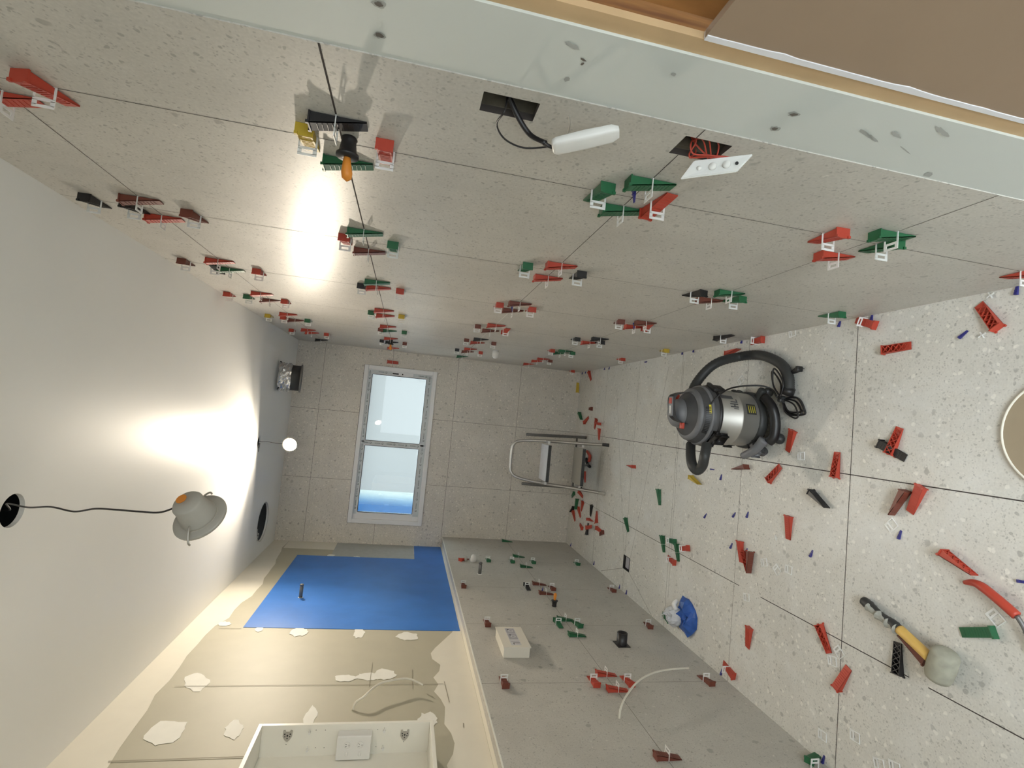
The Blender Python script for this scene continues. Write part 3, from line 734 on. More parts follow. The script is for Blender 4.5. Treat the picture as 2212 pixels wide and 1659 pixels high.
# loose wedges on the floor: head pixel, tip pixel, colour, style, label
def loose(hx, hy, tx, ty, color, style, label, lift=0.0, roll=None, clip=None):
    a = hit(hx, hy, 2, 0.012 + lift); b = hit(tx, ty, 2, 0.006 + lift); d = b - a; d.z = 0
    c = (a + b) / 2; d.normalize(); c.z = 0
    Zn = Vector((0, 0, 1)); sd = Zn.cross(d)
    if style == 'open': pos = c - d * 0.047 + Vector((0, 0, 0.0225 + lift)); up = -Zn; dd = d + Vector((0, 0, 0.0)); pos = c - d * .047 + Vector((0, 0, .021 + lift)); 
    elif style == 'side': up = sd; dd = d; pos = c - d * .047 + Vector((0, 0, .0165 + lift)) - sd * .01
    elif style == 'sideb': up = -sd; dd = d; pos = c - d * .047 + Vector((0, 0, .0165 + lift)) + sd * .01
    else: up = Zn; dd = d; pos = c - d * .047 + Vector((0, 0, .001 + lift))
    if style == 'open':   # ramp face down: tip drops to the floor
        dd = (d * .095 + Vector((0, 0, -.0155))).normalized(); up = -(Zn + d * 0.16)
    o = inst('levelling_wedge', WM[color], pos, dd, up, label, 'wedge', 'loose wedges on the floor')
    if clip:
        q = c.copy(); q.z = 0.0
        inst('levelling_clip', CM, q, sd, Zn, clip, 'clip', 'levelling clips standing in the floor joints')
    return o


LOOSE = [
 (2152, 706, 2113, 657, 'red', 'open', 'red wedge, lattice side up, nearest the long wall beside two white crosses'),
 (1904, 757, 1973, 745, 'red', 'open', 'red wedge, lattice up, lying parallel to the long wall, right of the vacuum'),
 (1920, 982, 1944, 920, 'red', 'open', 'red lattice wedge resting across a black wedge'),
 (1898, 957, 1958, 992, 'black', 'solid', 'black wedge lying underneath a red lattice wedge'),
 (1802, 1030, 1808, 975, 'red', 'open', 'red lattice wedge touching the floor joint crossing near its centre'),
 (1657, 1040, 1688, 1003, 'red', 'open', 'red lattice wedge angled beside the long floor joint, below the vacuum wheel'),
 (1712, 932, 1700, 974, 'red', 'solid', 'red wedge in the shadow at the vacuum base'),
 (1614, 1008, 1588, 1018, 'brown', 'side', 'dull pinkish brown wedge by the vacuum caster'),
 (1493, 1031, 1516, 1044, 'yellow', 'side', 'yellow wedge alone on the floor below the vacuum hose loop'),
 (1752, 1062, 1795, 1095, 'black', 'side', 'black wedge alone on the pale dusty tile, centre of floor'),
 (1989, 1053, 1964, 1106, 'red', 'solid', 'red wedge with its head on the joint, right half of the pair'),
 (1956, 1063, 1936, 1115, 'brown', 'side', 'dark brown wedge on its side, left half of the pair'),
 (1703, 1118, 1701, 1163, 'red', 'solid', 'red wedge alone on the tile between blue spacers'),
 (1598, 1173, 1600, 1212, 'red', 'solid', 'red wedge, head towards the window, in the small heap'),
 (1606, 1194, 1615, 1236, 'red', 'open', 'red lattice wedge on top of the small heap'),
 (1622, 1196, 1624, 1236, 'brown', 'side', 'brown wedge on its side at the edge of the small heap'),
 (1618, 1358, 1613, 1398, 'red', 'solid', 'red wedge alone on the floor near the low wall, below the blue bag'),
 (1769, 1352, 1790, 1411, 'red', 'open', 'red lattice wedge whose head sits on the floor joint beside the broken clips'),
 (1806, 1489, 1833, 1439, 'red', 'solid', 'red wedge with smooth back up, below the broken clips'),
 (1938, 1456, 1938, 1386, 'black', 'open', 'black open wedge beside the mallet handle'),
 (2002, 1428, 1950, 1378, 'brown', 'side', 'dark brown wedge tucked along the yellow mallet handle'),
 (2145, 1366, 2074, 1366, 'green', 'solid', 'green wedge alone on the floor right of the mallet'),
 (2042, 1195, 2106, 1246, 'red', 'sideb', 'red wedge on its side above the mallet, tip pointing at the scraper'),
 (1422, 1061, 1424, 1088, 'green', 'solid', 'green wedge alone on the floor midway between ladder and vacuum'),
 (1351, 1121, 1356, 1148, 'green', 'solid', 'green wedge lying on the floor joint above the drain'),
 (1369, 1008, 1360, 1008, 'red', 'side', 'small looking red wedge alone between ladder and vacuum'),
 (1281, 883, 1268, 883, 'brown', 'solid', 'brown wedge near the end wall, above the ladder'),
 (1252, 892, 1259, 906, 'green', 'side', 'green wedge near the end wall, above the ladder'),
 (1262, 913, 1271, 901, 'red', 'solid', 'red wedge touching the green one above the ladder'),
 (1287, 909, 1284, 923, 'red', 'solid', 'red wedge in the crossed pair above the ladder foot, standing one'),
 (1298, 916, 1286, 914, 'red', 'side', 'red wedge in the crossed pair above the ladder foot, flat one', .02),
 (1294, 927, 1293, 950, 'red', 'solid', 'red wedge pointing at the upper ladder foot'),
 (1272, 804, 1276, 821, 'red', 'solid', 'red wedge in the far corner by the long wall'),
 (1262, 1018, 1263, 1043, 'red', 'solid', 'red wedge under the lower step of the ladder'),
 (1254, 1026, 1259, 1044, 'red', 'side', 'red wedge on its side under the lower step of the ladder'),
 (1241, 1064, 1233, 1074, 'green', 'solid', 'green wedge just below the ladder against end wall'),
 (1251, 1063, 1258, 1073, 'red', 'solid', 'red wedge just below the ladder foot, beside a green one'),
 (1247, 1083, 1247, 1096, 'green', 'side', 'green wedge overlapping the red one in the corner scatter', .02),
 (1240, 1096, 1235, 1108, 'black', 'side', 'black wedge in the corner scatter, nearest the end wall'),
 (1249, 1098, 1253, 1116, 'red', 'solid', 'red wedge in the corner scatter beneath the green one'),
 (1257, 1090, 1256, 1098, 'red', 'solid', 'short looking red wedge in the corner scatter beside black open one'),
 (1238, 1108, 1241, 1122, 'red', 'solid', 'red wedge lowest along the end wall in the corner scatter'),
 (1277, 1095, 1275, 1113, 'black', 'open', 'black open wedge in the corner scatter near the floor joint'),
 (1288, 1129, 1288, 1104, 'red', 'solid', 'slim red wedge farthest from end wall in the corner scatter'),
 (1272, 1122, 1281, 1124, 'red', 'side', 'stubby red wedge between two slim ones in the corner scatter'),
 (1262, 1148, 1247, 1126, 'red', 'solid', 'long red wedge slanting towards the low wall in the corner scatter'),
 (1267, 1154, 1270, 1130, 'black', 'solid', 'black wedge crossed by a red one, corner scatter'),
 (1266, 1140, 1279, 1137, 'red', 'solid', 'red wedge crossing over a black one, corner scatter', .022),
 (1287, 1139, 1301, 1150, 'red', 'solid', 'red wedge joined to a brown one in the corner scatter'),
 (1304, 1149, 1292, 1155, 'brown', 'solid', 'brown wedge joined to a red one in the corner scatter'),
 (1462, 856, 1469, 880, 'red', 'open', 'red wedge peeping out behind the top of the vacuum'),
 (1569, 764, 1603, 757, 'red', 'sideb', 'red wedge lying beside the hose near the long wall'),
]
for e in LOOSE: loose(*e)
FJ = [
 (1891, 703, 1846, 690, 'red', 'solid', 'red wedge in a clip at the joint against the long wall, right of vacuum', 0, None, 'white clip round the red wedge at the long wall, right of vacuum'),
 (1650, 733, 1618, 740, 'red', 'solid', 'red wedge in a clip at the joint against the long wall, above the hose', 0, None, 'white clip round the red wedge by the long wall above the hose'),
 (1430, 1160, 1433, 1191, 'green', 'solid', 'green wedge over the floor joint, left upright one of the four near drain', 0, None, 'white clip round the left green wedge of the floor crossing'),
 (1456, 1170, 1443, 1166, 'green', 'solid', 'short looking green wedge, upper one of the floor crossing', 0, None, 'white clip round the upper green wedge of the floor crossing'),
 (1461, 1178, 1464, 1210, 'green', 'solid', 'green wedge over the floor joint, right upright one of the floor crossing', 0, None, 'white clip round the right green wedge of the floor crossing'),
 (1489, 1184, 1466, 1186, 'red', 'solid', 'red wedge touching the green ones at the floor crossing, right side', 0, None, 'white clip round the right red wedge of the floor crossing'),
 (1457, 1216, 1441, 1203, 'red', 'solid', 'red wedge at the lower side of the floor crossing', 0, None, 'white clip round the lower red wedge of the floor crossing'),
 (1584, 1461, 1561, 1432, 'red', 'solid', 'red wedge in a clip where a floor joint meets the low wall', 0, None, 'white clip where the near floor joint meets the low wall'),
 (1446, 1341, 1429, 1325, 'green', 'solid', 'green wedge in a clip between the blue bag and the low wall', 0, None, 'white clip between the blue bag and the low wall'),
]
for e in FJ: loose(*e)
BS = [(2079, 724, .8, 'dark blue spacer right of the long red wedge near the crosses'), (1602, 737, 0, 'dark blue spacer at the long wall above the vacuum hose'), (1813, 700, .2, 'dark blue spacer at the long wall beside green wedge'),
      (1883, 686, 0, 'dark blue spacer at the wall behind the clipped red wedge'), (2196, 628, 0, 'dark blue spacer at the long wall by right edge of photo'), (1538, 1014, 1.5, 'dark blue spacer lying sideways next to the hose loop'), (1557, 1032, .1, 'dark blue spacer below the hose loop beside yellow wedge'),
      (1523, 1115, .5, 'dark blue spacer leftmost of the row of three'), (1585, 1113, .5, 'dark blue spacer in the middle of the row of three'), (1614, 1113, .2, 'dark blue spacer rightmost of the row of three'), (1579, 1180, .3, 'dark blue spacer left of the small heap'),
      (1752, 1197, .25, 'dark blue spacer alone on the middle tile'), (1943, 1157, .15, 'dark blue spacer below the broken clip by the brown wedge'), (1611, 1191, .4, 'dark blue spacer inside the small heap'), (2210, 1257, 1.4, 'dark blue spacer cut by the right edge of photo'),
      (1778, 1642, .1, 'dark blue spacer at the low wall nearest the doorway'), (1558, 1453, .1, 'dark blue spacer at low wall beside the clipped red wedge'), (1474, 762, 0, 'dark blue spacer at the long wall beside the yellow wedge'), (1498, 757, 0, 'dark blue spacer at the long wall, right of the yellow wedge'),
      (1306, 796, .2, 'dark blue spacer at the long wall, left one near far corner'), (1316, 795, .2, 'dark blue spacer at the long wall, right one near far corner'), (1258, 806, .2, 'dark blue spacer exactly in the far floor corner'), (1265, 804, .2, 'dark blue spacer just right of the far floor corner'),
      (1283, 1217, 0, 'dark blue spacer at low wall left of the drain'), (1338, 1268, 0, 'dark blue spacer at low wall under the drain, left one'), (1353, 1280, 0, 'dark blue spacer at low wall under the drain, right one'), (1233, 1177, 0, 'dark blue spacer at low wall near the end wall'), (1395, 782, 1.5, 'dark blue spacer flat on the far floor near long wall'), (1258, 1083, .5, 'dark blue spacer just below the ladder foot')]
for x, y, a, lab in BS:
    p = hit(x, y, 2, 0.003); p.z = 0.0005
    inst('tile_spacer', SM, p - Vector((math.sin(a + 1.6) * .012, math.cos(a + 1.6) * .012, 0)), (math.sin(a + 1.6), math.cos(a + 1.6), 0), (0, 0, 1), lab, 'spacer', 'dark blue wedge spacers on the floor')
for x, y, lab in [(1378, 424, 'dark blue spacer stuck in the crossing between green wedges, long wall'), (1110, 667, 'dark blue spacer over the brown wedge at third crossing, long wall'), (1373, 705, 'dark blue spacer over the red wedge in lowest row, long wall')]:
    p = hit(x, y, 0, -0.015); inst('tile_spacer', SM, (0, p.y, p.z + .006), (-1, 0, 0.02), (0, 0, 1), lab, 'spacer', 'dark blue spacers on the walls')
p = hit(1173, 1272, 0, XL + .015); inst('tile_spacer', SM, (XL, p.y, p.z), (1, 0, 0.02), (0, 0, 1), 'dark blue spacer at the brown wedges, low wall', 'spacer', 'dark blue spacers on the walls')
BC = [(1925, 1135, .8, 'beside the brown and red pair'), (1650, 1215, .3, 'left one of the three in a row'), (1678, 1230, -.7, 'tilted middle one of the three in a row'), (1703, 1230, 0, 'right one of the three in a row'), (1612, 1290, .2, 'right of the lower floor joint crossing'),
      (1812, 1408, -.7, 'on the near floor joint crossing, larger one'), (1797, 1427, .2, 'on the near floor joint crossing, smaller one'), (2150, 1333, -.7, 'above the lone green wedge'), (1776, 1588, .05, 'near the low wall, narrow one'), (1846, 1590, .1, 'near bottom of photo right of the floor joint'),
      (1898, 1650, .3, 'cut by the bottom edge of photo'), (1932, 1657, .2, 'at bottom edge right of another broken clip'), (1600, 822, .6, 'inside the arc of the vacuum hose'), (1730, 985, .1, 'in the shadow right of the vacuum'), (1711, 720, .2, 'along the long wall right of the hose')]
for x, y, a, lab in BC:
    p = hit(x, y, 2, 0.001); p.z = .0016; d = Vector((math.cos(a), math.sin(a), 0))
    inst('broken_clip', CM, p - Vector((-math.sin(a), math.cos(a), 0)) * .02, d, Vector((0, 0, 0)) + Vector((-math.sin(a), math.cos(a), 0)), 'broken white clip lying flat, ' + lab, 'clip', 'broken clips on the floor')
for x, y, lab in [(2140, 638, 'white cross spacer against the long wall'), (2122, 724, 'white cross spacer right of the dark blue spacer'), (1676, 1162, 'white cross spacer left of the lone red wedge tip')]:
    p = hit(x, y, 2, 0); inst('cross_spacer', XM, (p.x, p.y, .0002), (1, .6, 0), (0, 0, 1), lab, 'spacer', 'white cross spacers on the floor')
p = hit(1253, 838, 1, YF - .004); inst('levelling_wedge', WM['yellow'], (p.x - .045, YF - .001, .02), (1, 0, 0), (0, -1, .15), 'yellow wedge flat against the foot of the end wall', 'wedge', 'loose wedges on the floor')

# ---------------------------------------------------------------- services on the walls
def plug_pair(X, n, lab):   # orange and black fixture in the tile joint
    t = empty('screw_spacer', X); n = Vector(n); tag(t, lab, 'levelling screw', 'orange headed levelling screws')
    bm = bmesh.new(); lathe(bm, [(.013, 0), (.0155, .004), (.0135, .008), (.0165, .030), (.021, .033), (.021, .038), (.004, .040)], (0, 0, 0), n, 18); obj('black_body', bm, 'black', t, True)
    bm = bmesh.new(); lathe(bm, [(.006, .036), (.008, .05), (.0105, .066), (.009, .076), (.001, .082)], (0, 0, 0), n, 14)
    for v in bm.verts: v.co += Vector((0, .25, -.12)) * max(0, (abs(v.co.x) - .04)) * 0.6
    obj('orange_lever', bm, 'orange', t, True)
    return t


q = hit(752, 322, 0, 0); plug_pair((0, 0.985, 1.785), (-1, 0, 0), 'black and orange levelling screw in the near crossing of the long wall')
q = hit(843, 728, 0, 0); plug_pair((0, 3.96, LZ[1]), (-1, 0, 0), 'black and orange levelling screw far along the long wall')
q = hit(1197, 1310, 0, XL); plug_pair((XL, q.y, q.z), (1, 0, 0), 'black and orange levelling screw standing out of the low wall')

# leads and plates at the socket holes
t = empty('led_driver', hit(1267, 300, 0, -.04)); tag(t, 'slim white plastic housing hanging by a black lead from the wall cut-out', 'housing')
o0 = Vector(t.location); bm = bmesh.new()
A, B = hit(1192, 318, 0, -.055), hit(1337, 285, 0, -.03)
d = (B - A); L = d.length; d.normalize(); sdv = Vector((-.25, 1, 0)); sdv = (sdv - d * sdv.dot(d)).normalized(); nv = d.cross(sdv)
rings = []
for s_, w_, h_ in ((0, .008, .003), (.02, .013, .006), (.08, .0155, .008), (.5, .016, .009), (.9, .015, .008), (1, .010, .005)):
    c = A + d * (L * s_) - o0; rings.append([c + sdv * (w_ * math.copysign(abs(math.cos(a)) ** .5, math.cos(a))) + nv * (h_ * math.copysign(abs(math.sin(a)) ** .5, math.sin(a))) for a in [2 * math.pi * i / 20 for i in range(20)]])
loft(bm, rings); obj('housing_body', bm, 'white_plastic', t, True)
bm = bmesh.new(); tube(bm, [(0.03, .785, 1.525), (-.005, .795, 1.50), (-.03, .80, 1.475), tuple(A + Vector((.002, -.004, .012)))], .0045, 10); tube(bm, [tuple(A + Vector((.002, -.004, .014))), tuple(A + Vector((0, -.002, .006))), tuple(A)], .003, 8)
for v in bm.verts: v.co -= o0
obj('sleeved_lead', bm, 'black', t, True)
bm = bmesh.new(); tube(bm, [(.02, .79, 1.52)] + [tuple(hit(x, y, 0, -.03)) for x, y in ((1090, 240), (1073, 268), (1090, 300), (1130, 319), (1180, 318))] + [tuple(A)], .0016, 8)
for v in bm.verts: v.co -= o0
obj('thin_lead', bm, 'black', t, True)
bm = bmesh.new(); tube(bm, [tuple(hit(1226, 290, 0, -.03)), tuple(hit(1231, 268, 0, -.025)), tuple(hit(1228, 250, 0, -.02))], .0012, 6)
for v in bm.verts: v.co -= o0
obj('stripped_wire', bm, 'steel', t, True)

t = empty('switch_plate', hit(1545, 360, 0, -.035)); tag(t, 'clear white switch mounting plate hanging on red wires below its wall cut-out', 'plate'); o0 = Vector(t.location)
Pp = [hit(1470, 389, 0, -.05), hit(1500, 349, 0, -.02), hit(1627, 335, 0, -.02), hit(1592, 373, 0, -.05)]
bm = bmesh.new(); nn = (Pp[1] - Pp[0]).cross(Pp[3] - Pp[0]).normalized()
if nn.x > 0: nn = -nn
extrude_poly(bm, [p - o0 for p in Pp], nn, .005); bmesh.ops.bevel(bm, geom=list(bm.edges), offset=.0015, segments=2, affect='EDGES'); obj('plate_body', bm, 'clip', t)
cen = sum(Pp, Vector()) / 4; ux = (Pp[3] - Pp[0]).normalized()
for k, (s_, r_, m_) in enumerate(((-.026, .004, 'white_plastic'), (-.004, .0065, 'white_plastic'), (.018, .0065, 'white_plastic'))):
    bm = bmesh.new(); lathe(bm, [(r_, .004), (r_, .007), (r_ * .8, .0085)], cen + ux * s_ - o0, nn, 16); obj('rocker', bm, m_, t, True)
for s_ in (-.037, .034):
    bm = bmesh.new(); lathe(bm, [(.0028, .004), (.0028, .0056)], cen + ux * s_ - o0, nn, 12); obj('screw_hole', bm, 'slot', t)
bm = bmesh.new(); rnd = random.Random(5)
for k in range(7):
    a = Vector((.03, .775 + rnd.uniform(0, .03), 1.15 + rnd.uniform(0, .05))); b2 = Vector((-.012, .79 + rnd.uniform(-.01, .015), 1.14 + rnd.uniform(0, .05))); c = Pp[1] + (Pp[2] - Pp[1]) * rnd.uniform(.1, .7)
    tube(bm, [a, (a + b2) / 2 + Vector((0, rnd.uniform(-.02, .02), rnd.uniform(-.02, .02))), b2, (b2 + c) / 2 + Vector((0, rnd.uniform(-.01, .01), rnd.uniform(-.01, .01))), c], .0014, 6)
for v in bm.verts: v.co -= o0
obj('red_wires', bm, 'red', t, True)

# low wall services
t = empty('junction_box', (XL, 2.66, .98)); tag(t, 'white square mounting box with a printed sticker on the low wall', 'box'); 
f0 = [hit(1071, 1351, 0, XL + .055), hit(1125, 1351, 0, XL + .055), hit(1144, 1395, 0, XL + .055), hit(1088, 1397, 0, XL + .055)]
y0, y1, z0, z1 = 2.460, 2.695, 0.917, 1.055
bm = bmesh.new(); bbox(bm, (.024, 2.5775 - 2.66, .986 - .98), (.048, y1 - y0 - .01, z1 - z0 - .008), bevel=.003); obj('box_body', bm, 'cream_plastic', t)
bm = bmesh.new(); bbox(bm, (.0515, 2.5775 - 2.66, .986 - .98), (.005, y1 - y0, z1 - z0), bevel=.0012); obj('box_lid', bm, 'cream_plastic', t)
bm = bmesh.new(); bbox(bm, (.0545, 2.5775 - 2.66, .986 - .98), (.0008, .19, .05)); 
for k, (yy, hh) in enumerate(((2.64, .055), (2.575, .055))): bbox(bm, (.0551, yy - 2.66, .006), (.0006, .058, .044), 1); lathe(bm, [(.013, 0), (.013, .0004)], (.0556, yy - 2.66, .004), (1, 0, 0), 16, 0); lathe(bm, [(.008, 0), (.008, .0004)], (.0561, yy - 2.66, .004), (1, 0, 0), 16, 1); bbox(bm, (.0558, yy - 2.66 + .018, .022 - .006), (.0006, .008, .008), 2)
bbox(bm, (.0552, 2.505 - 2.66, .0), (.0006, .004, .03), 2); bbox(bm, (.0552, 2.497 - 2.66, .016), (.0006, .018, .003), 2); bbox(bm, (.0552, 2.52 - 2.66, .006), (.0006, .003, .04), 1)
obj('sticker', bm, ['printpale', 'print', 'slot'], t)

t = empty('waste_outlet', (XL, 2.62, .374)); tag(t, 'black round drain outlet with square flange on the low wall', 'pipe')
bm = bmesh.new(); n_ = 28
lathe(bm, [(.0275, .002), (.0275, .062), (.0235, .062), (.0235, .004)], (0, 0, 0), (1, 0, 0), n_, cap=False); obj('pipe_socket', bm, 'black', t, True)
bm = bmesh.new(); bbox(bm, (.0015, 0, 0), (.003, .075, .07)); obj('flange', bm, 'black', t)


def stub(x, y, pl, ax_n, L, r, mat, label, cat, name, tipmat=None):
    p = hit(x, y, 0, pl); t = empty(name, (pl, p.y, p.z)); tag(t, label, cat); n = Vector(ax_n)
    bm = bmesh.new(); lathe(bm, [(r, .0), (r, L * .78), (r * .8, L * .8), (r * .8, L * .86)], (0, 0, 0), n, 18); obj('pipe_stub', bm, mat, t, True)
    bm = bmesh.new(); lathe(bm, [(r * 1.08, L * .86), (r * 1.08, L * .97), (r * .6, L)], (0, 0, 0), n, 18); obj('end_plug', bm, tipmat or mat, t, True)
    bm = bmesh.new(); lathe(bm, [(r * 1.5, 0.0), (r * 1.5, .002), (r, .003)], (0, 0, 0), n, 18); obj('collar', bm, 'white_plastic', t, True)


stub(649, 1291, XU, (1, 0, 0), .085, .011, 'galv', 'grey threaded pipe stub sticking out of the blue membrane', 'pipe', 'water_stub')
stub(1036, 1240, XL, (1, 0, 0), .085, .012, 'galv', 'grey threaded pipe stub at the upper edge of the low wall', 'pipe', 'water_stub')
p = hit(1022, 1213, 0, XL)
bm = bmesh.new(); lathe(bm, [(.021, 0), (.023, .02), (.021, .04), (.013, .052), (.001, .056)], (0, 0, 0), (1, 0, 0), 20); tag(obj('pipe_cap', bm, 'white_plastic', None, True, (XL, p.y, p.z)), 'white domed pipe cap on the low wall above the grey stub', 'cap')
p = hit(1006, 1212, 0, XL)
bm = bmesh.new(); lathe(bm, [(.011, 0), (.012, .03), (.008, .04), (.001, .042)], (0, 0, 0), (1, 0, 0), 16); tag(obj('pipe_cap', bm, 'lampbody', None, True, (XL, p.y, p.z)), 'small white capped tap thread beside a red wedge, low wall', 'cap')
inst('levelling_wedge', WM['red'], Vector((XL + .0015, p.y - .01, p.z + .045)), (0, .7, -.7), (1, 0, 0), 'red wedge at top edge of low wall behind the small white cap', 'wedge', 'levelling wedges on the low wall')
p = hit(1071, 758, 0, 0)
bm = bmesh.new(); lathe(bm, [(.024, 0), (.026, .02), (.024, .045), (.014, .058), (.001, .062)], (0, 0, 0), (-1, 0, 0), 20); tag(obj('pipe_cap', bm, 'white_plastic', None, True, (0, p.y, p.z)), 'white domed pipe cap near the far end of the long wall', 'cap')

def cable(pts, r, label, pl, name='cable'):
    P_ = []
    for (x, y, off) in pts: P_.append(hit(x, y, 0, pl + off))
    bm = bmesh.new(); tube(bm, P_, r, 10, 10); tag(obj(name, bm, 'cable', None, True), label, 'cable')
    return P_


cable([(1338, 1553, .001), (1341, 1530, .03), (1352, 1505, .055), (1375, 1475, .07), (1405, 1456, .075), (1440, 1447, .07), (1488, 1443, .06)], .0042, 'white power cable curving out of the near end of low wall', XL)
cable([(762, 1534, .001), (768, 1518, .02), (785, 1506, .035), (800, 1492, .045), (820, 1477, .05), (850, 1469, .05), (880, 1466, .045), (900, 1473, .04), (914, 1480, .035)], .0046, 'white cable curving out of the plaster wall above the cabinet', XU)

# ---------------------------------------------------------------- cabinet on the plaster wall
YC = 1.957
t = empty('shaving_cabinet', (XU, YC, 1.41)); tag(t, 'open white wall cabinet with hinge plates and power outlet, bottom of photo', 'cabinet')
W_ = .112; ZT, ZB_, YN, TH = 2.010, 1.410, 1.05, .013
def cb(name, c, s, mat='lacquer', bev=.0008):
    bm = bmesh.new(); bbox(bm, Vector(c) - Vector(t.location), s, bevel=bev); return obj(name, bm, mat, t)
cb('side_panel', (XU + W_ / 2, YC - TH / 2, (ZT + ZB_) / 2), (W_, TH, ZT - ZB_ - 2 * TH)); cb('side_panel', (XU + W_ / 2, YN + TH / 2, (ZT + ZB_) / 2), (W_, TH, ZT - ZB_ - 2 * TH))
cb('top_panel', (XU + W_ / 2, (YC + YN) / 2, ZT - TH / 2), (W_, YC - YN, TH)); cb('bottom_panel', (XU + W_ / 2, (YC + YN) / 2, ZB_ + TH / 2), (W_, YC - YN, TH)); cb('back_panel', (XU + .004, (YC + YN) / 2, (ZT + ZB_) / 2), (.006, YC - YN - 2 * TH, ZT - ZB_ - 2 * TH))
ys = YC - TH
def onside(x, y): return hit(x, y, 1, ys)
for (x, y) in ((621, 1590), (874, 1588)):
    c = onside(x, y) - Vector(t.location); bm = bmesh.new()
    out = [(-.015, .019), (-.009, .021), (-.006, .014), (.006, .014), (.009, .021), (.015, .019), (.0155, 0), (.009, -.011), (.003, -.017), (-.003, -.017), (-.009, -.011), (-.0155, 0)]
    extrude_poly(bm, [(c.x + b2, c.y, c.z + a) for a, b2 in out], (0, -1, 0), .003)
    h = obj('hinge_plate', bm, 'steel', t)
    bm = bmesh.new()
    for a, b2, r in ((-.009, .008, .0022), (.009, .008, .0022), (-.008, 0, .0018), (.008, 0, .0018), (0, -.006, .002), (0, .003, .0028)): lathe(bm, [(r, .003), (r, .0042)], (c.x + b2, c.y, c.z + a), (0, -1, 0), 10)
    obj('screws', bm, 'slot', h)
bm = bmesh.new()
for x, y in ((683, 1577), (703, 1577), (681, 1615), (700, 1615), (797, 1577), (816, 1576), (812, 1613), (618, 1608), (872, 1602)):
    lathe(bm, [(.0013, 0), (.0013, .0006)], onside(x, y) - Vector(t.location), (0, -1, 0), 8)
obj('shelf_holes', bm, 'slot', t)
for x, y in ((669, 1581), (664, 1619), (830, 1578), (827, 1616)):
    bm = bmesh.new(); c = onside(x, y) - Vector(t.location); cyl(bm, c, c + Vector((0, -.009, 0)), .0042, n=14); bbox(bm, c + Vector((.006, -.004, 0)), (.010, .008, .0015)); obj('shelf_peg', bm, 'white_plastic', t)
# power outlet
a, b_ = onside(733, 1583), onside(802, 1583); c0 = (a + b_) / 2 - Vector(t.location); wz = abs(a.z - b_.z)
bm = bmesh.new()
x0, x1 = .010, .092 ; cz = c0.z; yb = ys - t.location.y
bbox(bm, ((x0 + x1) / 2, yb - .018, cz), (x1 - x0, .036, wz + .006), bevel=.004)
po = obj('power_outlet', bm, 'white_plastic', t)
for s_ in (-1, 1):
    bm = bmesh.new(); lathe(bm, [(.011, 0), (.011, .0016), (.010, .002)], (x0 + .052, yb - .036, cz + s_ * .026 * wz / .13), (0, -1, 0), 20); obj('socket_face', bm, 'white_plastic', po, True)
    bm = bmesh.new()
    for (dx, dz, an) in ((.004, .004, .5), (-.004, .004, -.5), (0, -.006, 1.57)): bbox(bm, (x0 + .052 + dx, yb - .0383, cz + s_ * .026 * wz / .13 + dz), (.0012, .0008, .005), rot=Matrix.Rotation(an, 3, 'Y'))
    obj('socket_slots', bm, 'slot', po)
    bm = bmesh.new(); bbox(bm, (x0 + .022, yb - .037, cz + s_ * .026 * wz / .13), (.014, .006, .008), bevel=.002); obj('switch_rocker', bm, 'white_plastic', po, True)

# ---------------------------------------------------------------- drain, bucket lid
bm = bmesh.new(); cx_, cy_ = (DR[0] + DR[1]) / 2, (DR[2] + DR[3]) / 2
bbox(bm, (0, 0, -.032), (.11, .11, .004), 1)
for q in (((0, .049, -.012), (.096, .003, .03)), ((0, -.049, -.012), (.096, .003, .03)), ((.0465, 0, -.012), (.003, .1, .03)), ((-.0465, 0, -.012), (.003, .1, .03))): bbox(bm, *q)
bbox(bm, (0, 0, -.014), (.078, .084, .003), 1)
tag(obj('floor_drain', bm, ['black', 'print'], None, False, (cx_, cy_, 0)), 'square black floor drain opening near the low wall', 'drain')
t = empty('bucket_lid', (0, 0, 0)); tag(t, 'round tan lid with pale raised rim at the right edge of photo', 'lid')
A, B, C_ = hit(2166, 935, 2, 0), hit(2211, 848, 2, 0), hit(2211, 1030, 2, 0)
def circ(a, b, c):
    ax_, ay, bx, by, cx, cy = a.x, a.y, b.x, b.y, c.x, c.y; D = 2 * (ax_ * (by - cy) + bx * (cy - ay) + cx * (ay - by))
    ux = ((ax_ ** 2 + ay ** 2) * (by - cy) + (bx ** 2 + by ** 2) * (cy - ay) + (cx ** 2 + cy ** 2) * (ay - by)) / D
    uy = ((ax_ ** 2 + ay ** 2) * (cx - bx) + (bx ** 2 + by ** 2) * (ax_ - cx) + (cx ** 2 + cy ** 2) * (bx - ax_)) / D
    return Vector((ux, uy, 0)), math.hypot(ux - ax_, uy - ay)
cc, rr_ = circ(A, B, C_); t.location = cc
bm = bmesh.new(); lathe(bm, [(rr_ - .004, .0005), (rr_ - .004, .006), (.001, .006)], (0, 0, 0), (0, 0, 1), 64, cap=False); obj('lid_disc', bm, 'tan', t)
bm = bmesh.new(); lathe(bm, [(rr_ - .004, .0005), (rr_, .001), (rr_ + .001, .008), (rr_ - .002, .010), (rr_ - .005, .008), (rr_ - .005, .004)], (0, 0, 0), (0, 0, 1), 64, cap=False); obj('lid_rim', bm, 'compound', t, True)

